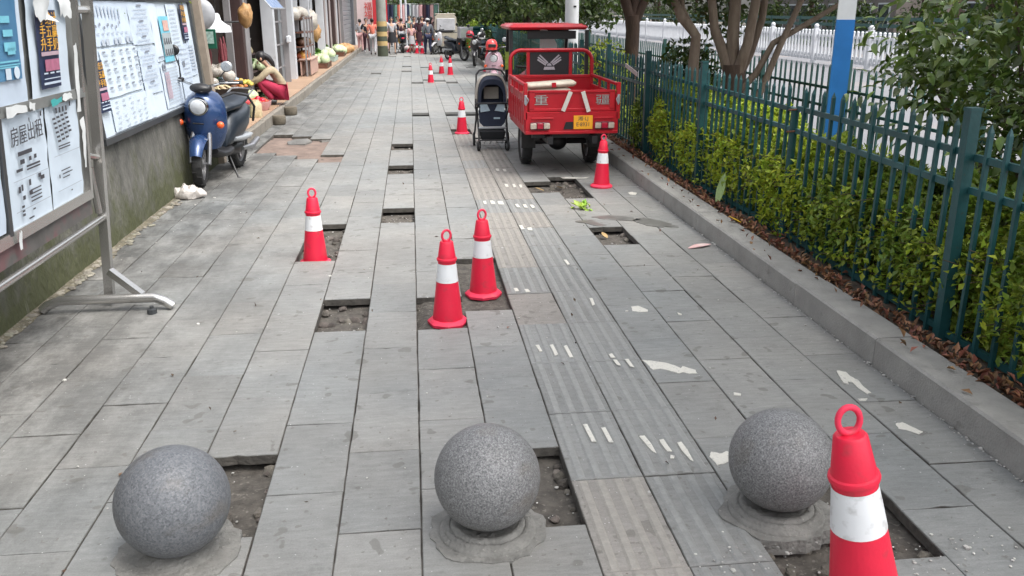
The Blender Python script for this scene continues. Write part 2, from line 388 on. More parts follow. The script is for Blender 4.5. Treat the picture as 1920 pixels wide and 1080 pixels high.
# the tactile strip further on keeps its warmer concrete
# broken slabs lying in the big hole on the left, loose tiles
br = MB(); br.prism([(-.17,-.12),(.05,-.2),(.18,-.05),(.16,.16),(-.02,.2),(-.15,.09)], -.02, .02)
o = br.build('broken_slab', TM, None, loc=(-1.66, 12.75, -.028), rot=(.06,-.05,.3), label='cracked grey paving slab lying loose in the wide hole near the scooter', cat='paving slab')
br = MB(); br.prism([(-.1,-.06),(.08,-.09),(.12,.05),(-.04,.09)], -.015, .015)
br.build('slab_fragment', TM, None, loc=(-1.33, 12.95, -.035), rot=(-.1,.05,.9), label='small broken slab piece beside the cracked slab in the wide hole', cat='paving slab')
V = []; F = []; xs_ = np.linspace(-2.13,-.93,36); ys_ = np.linspace(10.84,13.5,80)
for y in ys_:
    for x in xs_: V.append((x, y, -.034+.012*noise.noise(Vector((x*5,y*5,2)))+.006*noise.noise(Vector((x*18,y*18,2)))-.03*max(0,(y-12.9))))
F = [(j*36+i, j*36+i+1, (j+1)*36+i+1, (j+1)*36+i) for j in range(79) for i in range(35)]
link('sand_bed', np_mesh('sand_bed', V, F, mat('reddish bedding sand', (.20,.150,.125), .95, .3, 5, bump=1, bscale=60), True), kind='structure')
# ---- white paint drips
mp_ = mat('flaked white paint', (.62,.60,.54), .65, .12, 60, bump=.3, bscale=200, spots=(60,.58,.12,(.24,.24,.23)), spotamt=.6)
PAINT = [[(.635,4.47),(.655,4.47),(.66,4.38),(.645,4.37)],[(.715,4.46),(.735,4.47),(.74,4.32),(.72,4.31)],[(.79,4.44),(.81,4.45),(.815,4.27),(.795,4.27)],
[(1.015,4.29),(1.035,4.3),(1.04,4.24),(1.015,4.24)],[(1.02,4.21),(1.04,4.21),(1.045,4.13),(1.025,4.14)],[(1.085,4.21),(1.105,4.21),(1.11,4.1),(1.09,4.11)],
[(.715,3.48),(.735,3.48),(.742,3.31),(.722,3.31)],[(.79,3.44),(.81,3.44),(.815,3.3),(.795,3.3)],[(.94,3.34),(.965,3.34),(.975,3.27),(.975,3.18),(.96,3.2),(.95,3.27)],
[(1.02,3.3),(1.04,3.3),(1.045,3.19),(1.025,3.19),(1.018,3.26)],[(1.09,3.26),(1.11,3.27),(1.115,3.2),(1.11,3.1),(1.1,3.11),(1.088,3.19)],
[(1.18,4.19),(1.22,4.18),(1.29,4.14),(1.33,4.1),(1.35,4.06),(1.37,4.09),(1.39,4.06),(1.42,4.03),(1.41,3.99),(1.37,3.99),(1.35,4.01),(1.32,4.0),(1.3,4.02),(1.27,4.05),(1.24,4.07),(1.2,4.06),(1.19,4.11)],
[(1.33,5.06),(1.38,5.07),(1.42,4.99),(1.41,4.95),(1.35,4.96),(1.32,4.98)],[(1.1,5.26),(1.12,5.25),(1.11,5.12),(1.09,5.11)],
[(1.19,3.13),(1.21,3.17),(1.25,3.15),(1.28,3.17),(1.30,3.12),(1.24,3.07),(1.2,3.06)],[(1.59,4.92),(1.61,4.89),(1.6,4.87),(1.585,4.88)],[(1.03,3.16),(1.045,3.15),(1.035,3.13),(1.02,3.13)],
[(2.15,3.94),(2.19,3.92),(2.185,3.86),(2.2,3.81),(2.19,3.73),(2.19,3.66),(2.165,3.65),(2.155,3.72),(2.16,3.79),(2.14,3.8),(2.13,3.77),(2.11,3.79),(2.125,3.85)],
[(2.13,3.33),(2.17,3.34),(2.19,3.29),(2.21,3.24),(2.18,3.22),(2.16,3.25),(2.14,3.27),(2.12,3.28)],[(2.09,3.6),(2.14,3.6),(2.12,3.575),(2.09,3.58)],[(1.52,3.74),(1.55,3.72),(1.54,3.7),(1.51,3.71)],
[(1.085,6.17),(1.108,6.17),(1.112,6.05),(1.092,6.03)],[(.63,5.52),(.655,5.52),(.662,5.46),(.635,5.45)],[(.70,5.49),(.725,5.49),(.735,5.43),(.705,5.43)],
[(.88,7.29),(.91,7.30),(.915,7.16),(.885,7.15)],[(.94,7.2),(.98,7.21),(.975,7.1),(.94,7.12)],[(.65,8.33),(.68,8.35),(.675,8.2),(.65,8.21)],[(.72,8.35),(.76,8.34),(.76,8.19),(.72,8.2)],[(.79,8.32),(.84,8.31),(.84,8.16),(.79,8.17)],
[(.945,8.15),(.975,8.17),(.98,8.03),(.95,8.01)],[(1.02,8.14),(1.05,8.14),(1.05,7.99),(1.02,8.0)],[(1.085,8.11),(1.115,8.11),(1.12,7.99),(1.09,7.97)],
[(.95,9.18),(.985,9.17),(.98,9.03),(.95,9.03)],[(1.035,9.17),(1.06,9.16),(1.06,9.02),(1.03,9.0)],[(1.1,9.13),(1.13,9.13),(1.12,8.98),(1.1,8.98)],[(.945,10.14),(.98,10.13),(.975,9.99),(.945,10.0)],[(1.025,10.09),(1.06,10.09),(1.055,9.95),(1.025,9.95)],
[(2.17,8.58),(2.22,8.62),(2.26,8.56),(2.22,8.46),(2.17,8.48)],[(1.62,9.5),(1.7,9.53),(1.85,9.47),(1.95,9.5),(1.9,9.43),(1.75,9.42),(1.64,9.45)]]
for q in PAINT:
    tz = .0052 if TX0+.6 < q[0][0] < TX0+1.2 else .0030
    cx = sum(p[0] for p in q)/len(q); cy = sum(p[1] for p in q)/len(q)
    pts = []
    for i, p in enumerate(q):                    # ragged outline
        p2 = q[(i+1) % len(q)]
        for t in (0,.33,.66): 
            x_, y_ = p[0]+(p2[0]-p[0])*t, p[1]+(p2[1]-p[1])*t; s_ = 1+.10*noise.noise(Vector((x_*60, y_*60, 1)))
            pts.append((cx+(x_-cx)*s_, cy+(y_-cy)*s_))
    MB().prism(pts, tz-.003, tz+.0008).build('paint_mark', mp_, pavement, smooth=0)
# wet patches round the square hole on the right
mw = mat('water on stone', (.15,.147,.137), .36, .25, 9, spec=.5)
for q in ([(1.62,7.55),(1.75,7.62),(1.93,7.50),(1.98,7.40),(1.9,7.36),(1.78,7.40),(1.66,7.44)],[(1.93,7.42),(2.02,7.46),(2.12,7.40),(2.22,7.22),(2.24,7.10),(2.12,7.10),(2.0,7.18),(1.94,7.30)],
[(1.40,7.38),(1.48,7.46),(1.56,7.40),(1.62,7.24),(1.55,7.22),(1.48,7.32)]):
    cx = sum(p[0] for p in q)/len(q); cy = sum(p[1] for p in q)/len(q); pts = []
    for i, p in enumerate(q):
        p2 = q[(i+1) % len(q)]
        for t in (0,.25,.5,.75):
            x_, y_ = p[0]+(p2[0]-p[0])*t, p[1]+(p2[1]-p[1])*t; s_ = 1+.5*noise.noise(Vector((x_*10, y_*10, 1)))+.25*noise.noise(Vector((x_*30, y_*30, 1)))
            pts.append((cx+(x_-cx)*s_, cy+(y_-cy)*s_))
    MB().prism(pts, -.001, .0034).build('water_stain', mw, pavement, smooth=0)
# ---- kerb of long stones
mk = mat('kerb concrete', (.30,.292,.272), .75, .16, 6, bump=.5, bscale=90, objvar=.07, spots=(9,.62,.1,(.13,.125,.11)), spotamt=.45)
kerb = MB().box((2.48,23.5,-.15), (.2,53,.16)).build('kerb', ms, kind='structure', smooth=0)
kp = [(2.380,-.07),(2.585,-.07),(2.585,.15),(2.392,.15),(2.380,.139)]
kmes = MB().prism([(p[0]-2.38, p[1]) for p in kp], 0, .996, axis='Y').mesh('kerb_stone', mk, 20)
for i in range(50):
    link('kerb_stone', kmes, kerb, (2.38+random.uniform(-.002,.002), -3+i, random.uniform(-.003,.003)), (0,0,random.uniform(-.002,.002)))
# crumbs along the foot of the kerb
mg = mat('pale crumbs', (.42,.41,.38), .8, .5, 30, island=.4)
P = []
for i in range(420):
    y = 2+9*random.random()**1.6; P.append((2.372-abs(random.gauss(0,.013)), y, .003))
for i in range(260): P.append((random.uniform(.9,2.3), 2.0+.5*random.random()**1.3, .004))
for i in range(160): P.append((random.uniform(-2.3,2.3), random.uniform(2,9), .003))
for k_, l_ in HO.items():
    for a, b in l_:
        if a < 14:
            for i in range(26): P.append((TX0+(k_+random.random())*.3, random.uniform(a, b), -.062))
g_ = MB()
for p in P:
    s_ = random.uniform(.002,.006) if random.random() < .95 else random.uniform(.007,.013)
    g_.ball(p, (s_*1.3, s_, s_*.55), 5, 3, rot=(0,0,random.random()*6))
g_.build('rubble_crumbs', mg, kind='stuff', smooth=0, fixn=False, label='pale stone crumbs scattered over the pavement and in the holes', )
# lumps of mortar and broken stone in the nearer holes, crumbling edges
lm_ = MB()
for k_, l_ in HO.items():
    for a, b in l_:
        if a < 14 and not (k_ in (-7,-6,-5)):
            for i in range(int(16*(b-a)/.6)):
                s_ = random.uniform(.008,.03); e_ = random.random() < .6
                x_ = TX0+(k_+(random.choice((.05,.95))+random.uniform(-.04,.04) if e_ else random.uniform(.1,.9)))*.3
                lm_.ball((x_, random.uniform(a+.02,b-.02), -.068+s_*.3), (s_*random.uniform(.8,1.5), s_, s_*.6), 7, 5, rot=(random.random(),0,random.random()*6), jit=.5)
lm_.build('mortar_lumps', mat('crumbled mortar', (.12,.105,.09), .95, .4, 25, bump=1, island=.4), kind='stuff', smooth=0, fixn=False)
# ---- planting strip, road, verge
msoil = mat('garden soil', (.075,.055,.04), .95, .5, 9, bump=1.5, bscale=25)
ys = np.linspace(-3, 60, 260); xs = np.linspace(2.583, 5.2, 26)
V = [(x, y, .115+.02*noise.noise(Vector((x*3,y*3,0)))) for y in ys for x in xs]; nx = len(xs)
F = [(j*nx+i, j*nx+i+1, (j+1)*nx+i+1, (j+1)*nx+i) for j in range(len(ys)-1) for i in range(nx-1)]
link('soil', np_mesh('soil', V, F, msoil, True), kind='structure')
mroad = mat('pale concrete road', (.17,.17,.18), .7, .10, 1.2, bump=.2, bscale=120, spots=(.35,.55,.2,(.30,.24,.20)), spotamt=.6)
MB().add([(5.3,-20,-.02),(30,-20,-.02),(30,320,-.02),(5.3,320,-.02)], [(0,1,2,3)]).build('road', mroad, kind='structure', smooth=0)
MB().box((5.25,150,.02), (.12,340,.2)).build('road_kerb', mk, kind='structure', smooth=0)
# street beyond the pavement
MB().add([(-6,48,-.03),(5.2,48,-.03),(5.2,320,-.03),(-6,320,-.03)], [(0,1,2,3)]).build('street', mat('street concrete', (.27,.26,.25), .75, .12, 1.5), kind='structure', smooth=0)

# ================================================= granite balls
def granite(lo=.052, hi=.30, nm='speckled granite', tint=(1,1,1)):
    m = bpy.data.materials.new(nm); m.use_nodes = True; nt = m.node_tree; L = nt.links; b = nt.nodes['Principled BSDF']
    tc = N(nt, 'ShaderNodeTexCoord'); oi = N(nt, 'ShaderNodeObjectInfo')
    ad = N(nt, 'ShaderNodeVectorMath', operation='ADD'); L.new(tc.outputs['Object'], ad.inputs[0]); L.new(oi.outputs['Location'], ad.inputs[1])
    v = N(nt, 'ShaderNodeTexVoronoi'); v.inputs['Scale'].default_value = 150; L.new(ad.outputs[0], v.inputs['Vector'])
    n = N(nt, 'ShaderNodeTexNoise'); n.inputs['Scale'].default_value = 170; n.inputs['Detail'].default_value = 4; n.inputs['Roughness'].default_value = .7; L.new(ad.outputs[0], n.inputs['Vector'])
    r = N(nt, 'ShaderNodeValToRGB'); e = r.color_ramp.elements; e[0].position = .36; e[0].color = (lo*tint[0],lo*tint[1],lo*1.08*tint[2],1); e[1].position = .66; e[1].color = (hi*tint[0],hi*tint[1],hi*tint[2],1)
    mid = (lo+hi)*.40; e.new(.5).color = (mid*tint[0],mid*tint[1],mid*tint[2],1)
    L.new(n.outputs['Fac'], r.inputs[0])
    k = N(nt, 'ShaderNodeMix', data_type='RGBA'); k.inputs[0].default_value = .35; L.new(r.outputs[0], k.inputs[6])
    bw = N(nt, 'ShaderNodeRGBToBW'); L.new(v.outputs['Color'], bw.inputs[0]); mr = N(nt, 'ShaderNodeMapRange'); mr.inputs[3].default_value = .03; mr.inputs[4].default_value = .30
    L.new(bw.outputs[0], mr.inputs[0]); L.new(mr.outputs[0], k.inputs[7])
    n2 = N(nt, 'ShaderNodeTexNoise'); n2.inputs['Scale'].default_value = 7; n2.inputs['Detail'].default_value = 5; L.new(ad.outputs[0], n2.inputs['Vector'])
    st = N(nt, 'ShaderNodeMapRange'); st.inputs[1].default_value = .55; st.inputs[2].default_value = .75; st.inputs[4].default_value = .5; L.new(n2.outputs['Fac'], st.inputs[0])
    k2 = N(nt, 'ShaderNodeMix', data_type='RGBA'); k2.inputs[7].default_value = (.12,.095,.065,1); L.new(st.outputs[0], k2.inputs[0]); L.new(k.outputs[2], k2.inputs[6])
    L.new(k2.outputs[2], b.inputs['Base Color'])
    b.inputs['Roughness'].default_value = .5
    bp = N(nt, 'ShaderNodeBump'); bp.inputs['Strength'].default_value = .25; bp.inputs['Distance'].default_value = .002; L.new(n.outputs['Fac'], bp.inputs['Height']); L.new(bp.outputs[0], b.inputs['Normal'])
    return m
mgr = granite(.06, .37); mgr_s = granite(.085, .19, 'fine bluish granite', (.92,1,1.12))
mcem = mat('rough cement', (.205,.200,.184), .85, .3, 9, bump=1, bscale=60, spots=(60,.68,.05,(.4,.38,.35)), spotamt=.5)
def bollard(x, y, R, rings, label):
    o = empty('stone_ball', (x, y, 0), label=label, cat='bollard', group='granite balls across the pavement end')
    z0 = .035 if rings else .012
    MB().ball((0,0,z0+R*.985), R, 64, 40).build('ball', mgr if rings else mgr_s, o, smooth=180)
    if rings:
        pr = [(.178,-.03),(.176,.012),(.168,.019),(.160,.020),(.156,.030),(.142,.034),(.137,.030),(.132,.044),(.118,.047),(.110,.04),(.0,.04)]
    else: pr = [(.15,-.03),(.14,.006),(.12,.010),(.11,.016),(.0,.016)]
    b = MB().lathe(pr, 48)
    b.v = [(vx*(1+.02*noise.noise(Vector((vx*9+x, vy*9, 1)))), vy*(1+.02*noise.noise(Vector((vx*9, vy*9+x, 5)))), vz+.004*noise.noise(Vector((vx*30, vy*30, vz*30)))) for vx, vy, vz in b.v]
    b.build('base_ring', mcem, o, smooth=60)
    # spread of mortar round the foot
    n = 40; pts = []
    for i in range(n):
        a = 2*PI*i/n; r = .212+.03*noise.noise(Vector((math.cos(a)*2+x, math.sin(a)*2, 3)))+.02*noise.noise(Vector((math.cos(a)*7+x, math.sin(a)*7, 3)))
        pts.append((r*math.cos(a), r*math.sin(a)*.95))
    MB().prism(pts, -.05, .0065).build('mortar_pad', mcem, o, smooth=0)
    return o
bollard(-.865, 2.70, .189, 0, 'leftmost bluish grey granite ball, with no ring under it, beside a square hole')
bollard(.215, 2.70, .188, 1, 'middle speckled granite ball on a stepped ring, left of the tactile strip')
bollard(1.30, 2.70, .188, 1, 'rightmost granite ball, brown stain on its side, beside the nearest cone')

# ================================================= traffic cones
m_red = mat('red rubber', srgb(222,28,62), .48, .07, 5, bump=.1, bscale=80, spots=(11,.57,.15,(.26,.06,.06)), spotamt=.55)
m_redbase = mat('scuffed red rubber', srgb(232,52,84), .6, .12, 8, bump=.2, bscale=50, spots=(18,.6,.1,(.30,.10,.09)), spotamt=.45)
m_band = mat('white reflective film', (.78,.79,.80), .38, .03, 9, spots=(22,.58,.14,(.42,.41,.39)), spotamt=.55)
def make_cone(octo=True, base=True):
    o = empty('traffic_cone')
    # body
    MB().lathe([(.089,.03),(.0855,.06),(.0515,.366),(.0515,.376),(.0575,.379),(.0595,.386),(.0575,.393),(.052,.396),(.0385,.484),(.033,.490),(.0,.490)], 32, caps=False).build('body', m_red, o, smooth=40)
    MB().lathe([(.0648,.258),(.0532,.364)], 32, caps=False).build('reflective_band', m_band, o, smooth=60)
    n = 8 if octo else 28
    MB().lathe([(.118,0),(.121,.016),(.110,.028),(.098,.033),(.0865,.036),(.0,.036)], n, off=PI/8).build('base', m_redbase, o, smooth=30)
    ring = [(.0265*math.cos(2*PI*i/20), 0, .522+.031*math.sin(2*PI*i/20)) for i in range(20)]
    MB().tube(ring, .0075, 8, closed=True).build('ring', m_redbase, o, smooth=60)
    return o
cones = [ # x, y, z, scale, rotz, (lean x, lean y), octagonal, label
 (-.785,6.47,-.055,1.06,.1,(0,.015),1,'red and white cone standing in the long hole on the left'),
 (.165,4.985,-.030,1.06,.35,(.015,0),1,'cone in the hole at the centre, nearest of the two side by side'),
 (.425,5.50,-.030,1.06,.3,(0,-.01),1,'cone in the hole at the centre, behind and right of its near neighbour'),
 (1.362,2.12,-.03,1.36,.0,(-.02,-.20),1,'largest and nearest traffic cone, leaning, beside the rightmost stone ball'),
 (1.965,8.93,0,1.0,.2,(0,.02),0,'traffic cone on a round base standing behind the red tricycle near the kerb'),
 (.735,13.45,-.026,1.0,.1,(0,0),1,'traffic cone in the small hole left of the baby stroller'),
 (.475,23.2,-.05,.98,.0,(0,0),1,'nearest of the three cones grouped far down the pavement'),
 (.875,26.6,-.05,1.0,.4,(0,0),1,'left one of the two far cones standing side by side'),
 (1.11,26.0,-.03,1.0,.9,(0,0),1,'right one of the two far cones standing side by side'),
 (2.30,27.3,0,1.1,.2,(0,0),1,'traffic cone beside the pink scooter with the red helmet'),
 (-.13,40.6,0,1.0,.2,(.5,.4),1,'tipped far cone beside the seated crowd, leftmost of three'),
 (.24,39.3,0,.9,.2,(0,0),1,'middle one of the three farthest cones by the crowd'),
 (.47,39.2,0,.9,.5,(0,0),1,'right one of the three farthest cones, by the man in dark clothes')]
protoA = make_cone(True); protoB = make_cone(False)
usedA = usedB = False
for x, y, z, s_, rz, ln, oc, lab in cones:
    if oc: o = copy_tree(protoA) if usedA else protoA; usedA = True
    else: o = copy_tree(protoB) if usedB else protoB; usedB = True
    o.location = (x, y, z); o.scale = (s_*(.98 if s_ < 1.3 else .93), s_*(.98 if s_ < 1.3 else .93), s_); o.rotation_euler = (ln[0], ln[1], rz)
    tag(o, lab, 'traffic cone', 'red and white cones marking the missing tiles')

# ================================================= fences
m_gf = mat('green painted steel', (.012,.066,.070), .45, .22, 6, bump=.15, bscale=50, objvar=.12, spots=(22,.66,.08,(.05,.035,.025)), spotamt=.5)
m_gf2 = mat('dull green painted steel', (.012,.06,.052), .55, .2, 6, objvar=.1)
fence = empty('green_fence', (2.79,0,.1), label='long near green metal fence standing behind the kerb, hedge growing through it', cat='fence')
FX = lambda y: .02*math.sin(y*1.3)          # slight waviness
posts = [1.9, 4.05, 6.22, 8.2, 10.35]+[10.35+2.12*i for i in range(1,18)]
pm_ = MB().box((0,0,.61), (.058,.058,1.30)).box((0,0,1.268), (.064,.064,.016)).mesh('post', m_gf, 30)
pm2 = MB().lathe([(.030,0),(.030,1.02),(.034,1.03),(.034,1.045)], 12).mesh('post', m_gf, 30)
for i, y in enumerate(posts):
    link('post', pm2 if i == 2 else pm_, fence, (FX(y), y, -.04), (random.uniform(-.01,.01), random.uniform(-.012,.012), 0))
ph = 1.17
def picket_mesh(h, w_, m):
    return MB().box((0,0,h/2-.02), (w_,w_,h-.04)).add([(-w_/2,-w_/2,h-.04),(w_/2,-w_/2,h-.04),(w_/2,w_/2,h-.04),(-w_/2,w_/2,h-.04),(0,0,h)], [(0,1,4),(1,2,4),(2,3,4),(3,0,4)]).mesh('picket', m, 30)
pk = picket_mesh(ph, .022, m_gf)
cnt = 0
for a, b in zip(posts[:-1], posts[1:]):
    n = 14
    lean = random.uniform(-.01,.01)
    for k in range(1, n+1):
        y = a+(b-a)*k/(n+1)
        if cnt < 296: link('picket', pk, fence, (FX(y)+.004, y+random.uniform(-.004,.004), .0+random.uniform(-.006,.006)), (lean+random.uniform(-.012,.012), random.uniform(-.008,.008), 0))
        cnt += 1
    for z in (.055, .835, .995):
        dzr = random.uniform(-.01,.01)
        MB().bar((FX(a)+.016,a+.03,z+dzr), (FX(b)+.016,b-.03,z+random.uniform(-.012,.012)), .026, .034).build('rail', m_gf, fence, smooth=0)
# small rusty clamps on the round post
m_rust = mat('rusty wire', (.12,.05,.025), .8, .4, 40)
for z in (.835,.995): MB().tube([(.04*math.cos(q*PI/4)+FX(6.22), 6.22+.04*math.sin(q*PI/4), z-.02+.004*q) for q in range(9)], .007, 6).build('wire_tie', m_rust, fence)
f2 = empty('green_fence', (4.65,0,.1), label='second green metal fence behind the trees, at the edge of the pale road', cat='fence')
pk2 = picket_mesh(1.12, .02, m_gf2); p2m = MB().box((0,0,.59), (.055,.055,1.2)).mesh('post', m_gf2, 30)
posts2 = [4.35+2.35*i for i in range(16)]
cnt = 0
for a, b in zip(posts2[:-1], posts2[1:]):
    link('post', p2m, f2, (0,a,0))
    for k in range(1, 16):
        if cnt < 290: link('picket', pk2, f2, (random.uniform(-.004,.004), a+(b-a)*k/16, random.uniform(-.005,.005)), (random.uniform(-.01,.01),0,0))
        cnt += 1
    for z in (.1,.66,.86): MB().bar((.014,a,z), (.014,b,z), .022, .03).build('rail', m_gf2, f2, smooth=0)
m_w = mat('white painted barrier', (.60,.61,.63), .45, .06, 5, spots=(4,.6,.15,(.5,.5,.48)), spotamt=.3)
f3 = empty('white_barrier', (14.3,0,0), label='long white picket barrier along the middle of the road', cat='road barrier')
pk3 = MB().box((0,0,.62), (.06,.075,.98)).lathe([(.05,1.11),(.03,1.145),(.0,1.15)], 8).mesh('picket', m_w, 40)
p3m = MB().box((0,0,.6), (.15,.15,1.2)).ball((0,0,1.26), .085, 10, 8).mesh('post', m_w, 40)
cnt = 0; posts3 = [15.1+3.85*i for i in range(24)]
for a, b in zip(posts3[:-1], posts3[1:]):
    link('post', p3m, f3, (0,a,0))
    for k in range(1, 14):
        if cnt < 285: link('picket', pk3, f3, (0, a+(b-a)*k/14, 0))
        cnt += 1
    for z in (.16,.30,.95): MB().bar((.045,a,z), (.045,b,z), .05, .09).build('rail', m_w, f3, smooth=0)
# raised solid panel section of the barrier far left of the trees
f4 = empty('green_fence', (21.5,0,0), label='farthest dark green fence on the other side of the road', cat='fence')
for i in range(26):
    y = 8+4*i
    MB().box((0,y,.75), (.08,.08,1.5)).build('post', m_gf2, f4)
    for z in (.35,.75,1.1,1.4): MB().bar((0,y,z), (0,y+4,z), .04, .16).build('rail', m_gf2, f4, smooth=0)
MB().box((24,60,.06), (5,140,.3)).build('verge', mat('verge grass', (.05,.09,.02), .9, .4, 5, bump=1), kind='structure')
# little tin boards tied on the near fence
bd = MB().box((0,0,0), (.012,.62,.05), rot=(.12,0,0)).build('tin_strip', mat('pale tin', (.45,.38,.36), .5, .2, 12), None, loc=(2.735,10.9,1.085), label='pale metal strip tied on top of the near green fence', cat='metal strip')
MB().box((0,0,0), (.012,.5,.035), rot=(.05,0,0)).build('tin_strip', m_rust, None, loc=(2.735,13.0,1.04), label='brown metal strip on the near green fence close to the tricycle cab', cat='metal strip')
# ================================================= LEFT: retaining wall and notice boards
WT = math.atan(.0645)
def wallmat():
    m = mat('mossy stained wall', (.050,.050,.045), .9, .45, 3.2, bump=2.0, bscale=22, col2=(.165,.160,.142), stretch=(1,1.2,.6))
    nt = m.node_tree; L = nt.links; b = nt.nodes['Principled BSDF']; src = b.inputs['Base Color'].links[0].from_socket
    g = N(nt, 'ShaderNodeNewGeometry'); sp = N(nt, 'ShaderNodeSeparateXYZ'); L.new(g.outputs['Position'], sp.inputs[0])
    n = N(nt, 'ShaderNodeTexNoise'); n.inputs['Scale'].default_value = 2.3; n.inputs['Detail'].default_value = 8; n.inputs['Roughness'].default_value = .7; L.new(g.outputs['Position'], n.inputs['Vector'])
    a = N(nt, 'ShaderNodeMath', operation='MULTIPLY_ADD'); a.inputs[1].default_value = 1.5; L.new(n.outputs['Fac'], a.inputs[0])
    k = N(nt, 'ShaderNodeMapRange'); k.inputs[1].default_value = 0; k.inputs[2].default_value = .85; k.inputs[3].default_value = .14; k.inputs[4].default_value = -.65; L.new(sp.outputs[2], k.inputs[0]); L.new(k.outputs[0], a.inputs[2])
    r = N(nt, 'ShaderNodeMapRange'); r.inputs[1].default_value = .45; r.inputs[2].default_value = .8; r.inputs[4].default_value = .85; L.new(a.outputs[0], r.inputs[0])
    x = N(nt, 'ShaderNodeMix', data_type='RGBA'); x.inputs[7].default_value = (.055,.062,.018,1); L.new(src, x.inputs[6]); L.new(r.outputs[0], x.inputs[0]); L.new(x.outputs[2], b.inputs['Base Color'])
    # white lime streaks
    s = N(nt, 'ShaderNodeTexNoise'); s.inputs['Scale'].default_value = 6; s.inputs['Detail'].default_value = 4; mp = N(nt, 'ShaderNodeMapping'); mp.inputs['Scale'].default_value = (1,3.2,.16); mp.inputs['Rotation'].default_value = (.12,0,0)
    L.new(g.outputs['Position'], mp.inputs[0]); L.new(mp.outputs[0], s.inputs['Vector'])
    r2 = N(nt, 'ShaderNodeMapRange'); r2.inputs[1].default_value = .66; r2.inputs[2].default_value = .76; r2.inputs[4].default_value = .4; L.new(s.outputs['Fac'], r2.inputs[0])
    y = N(nt, 'ShaderNodeMix', data_type='RGBA'); y.inputs[7].default_value = (.30,.29,.26,1); L.new(r2.outputs[0], y.inputs[0]); L.new(x.outputs[2], y.inputs[6]); L.new(y.outputs[2], b.inputs['Base Color'])
    return m
m_wall = wallmat()
rw = empty('retaining_wall', (-2.40,0,0), label='dark mossy concrete retaining wall behind the notice boards', cat='wall')
nyy, nzz = 150, 26; V = []; F = []
for j in range(nzz+1):
    z = -.1+2.4*j/nzz
    for i in range(nyy+1):
        y = -3+13.95*i/nyy
        V.append((-.0645*z+.012*noise.noise(Vector((y*1.7,z*1.7,0)))+.006*noise.noise(Vector((y*8,z*8,2))), y, z))
for j in range(nzz):
    for i in range(nyy): a = j*(nyy+1)+i; F.append((a, a+1, a+nyy+2, a+nyy+1))
link('wall_face', np_mesh('wall_face', V, F, m_wall, True), rw)
MB().box((-.35,3.97,1.05), (.35,13.9,2.36)).build('wall_core', m_wall, rw, smooth=0)
MB().box((-.28,3.97,2.34), (.46,13.96,.12), bev=.015).build('coping', mk, rw, smooth=0)
m_tan = mat('tan stone trim', (.30,.25,.20), .7, .15, 9)
MB().bar((-.015,10.98,.0), (-.15,10.98,2.28), .16, .14, up=(0,1,0)).build('end_pier', m_tan, rw, smooth=0)
# rubble and dirt at the foot of the wall
rb = MB()
for i in range(260):
    y = random.uniform(2,9.5); s_ = random.uniform(.006,.03)
    rb.ball((-2.385+abs(random.gauss(0,.035)), y, .003+s_*.2), (s_*random.uniform(1,1.6), s_, s_*.5), 6, 4, rot=(0,0,random.random()*6), jit=.3)
rb.build('rubble', mat('wall rubble', (.20,.185,.15), .9, .35, 20, island=.35), kind='stuff', smooth=0, fixn=False)
dirt_strip = []
n = 90
for i in range(n+1):
    y = 2+8.0*i/n; dirt_strip.append((-2.395+.06+.05*noise.noise(Vector((y*2.2,0,4)))+.03*noise.noise(Vector((y*9,0,4))), y))
V = [(-2.42,y,.022) for x,y in dirt_strip]+[(x,y,.0035) for x,y in dirt_strip]; F = [(i,i+n+1,i+n+2,i+1) for i in range(n)]
link('dirt_verge', np_mesh('dirt_verge', V, F, mat('gritty dirt', (.13,.115,.08), .95, .4, 12, bump=1.5, bscale=50, spots=(55,.6,.05,(.35,.33,.28))), True), kind='structure')

def onboard(x0, k):            # matrix maker for a board plane X = x0 + k z, facing +X
    def f(y, z, off=.0, roll=0):
        u = Vector((0,1,0)); v = Vector((k,0,1)).normalized(); n_ = u.cross(v)
        if roll: u, v = u*math.cos(roll)+v*math.sin(roll), -u*math.sin(roll)+v*math.cos(roll)
        m_ = Matrix.Identity(4)
        for r in range(3): m_[r][0], m_[r][1], m_[r][2] = u[r], v[r], n_[r]
        p = Vector((x0+k*z, y, z))+n_*off
        m_.translation = p
        return m_
    return f
def sheet(name, f, y0, y1, z0, z1, off, m, parent, wob=.0, torn=0, seed=0, nx_=6, nz_=8, curl=0, **kw):
    rnd = random.Random(seed); V = []; F = []
    mtx = f((y0+y1)/2, (z0+z1)/2, off, kw.pop('roll', 0)); W_, H_ = y1-y0, z1-z0
    for j in range(nz_+1):
        for i in range(nx_+1):
            u_, v_ = (i/nx_-.5)*W_, (j/nz_-.5)*H_
            if torn and (i in (0,nx_)): u_ += rnd.uniform(-torn,torn)
            if torn and (j in (0,nz_)): v_ += rnd.uniform(-torn,torn)
            d = wob*(.6+noise.noise(Vector((u_*9+seed, v_*9, seed))))
            if curl and i == nx_ and j == 0: d += curl
            V.append(mtx @ Vector((u_, v_, abs(d))))
    for j in range(nz_):
        for i in range(nx_): a = j*(nx_+1)+i; F.append((a,a+1,a+nx_+2,a+nx_+1))
    me = bpy.data.meshes.new(name); me.from_pydata([tuple(v) for v in V], [], F); me.materials.append(m)
    for p in me.polygons: p.use_smooth = True
    return link(name, me, parent, **kw)
def bars(f, rects, off, m, parent, name='printed_lines', sub=None):
    mb = MB()
    for (y, z, w_, h_) in rects:
        m_ = f(y, z, off); mb.add([m_ @ Vector(v) for v in ((-w_/2,-h_/2,0),(w_/2,-h_/2,0),(w_/2,h_/2,0),(-w_/2,h_/2,0))], [(0,1,2,3)])
    return mb.build(name, m, parent, smooth=0, fixn=False, kind='stuff' if len(rects) > 1 else None)
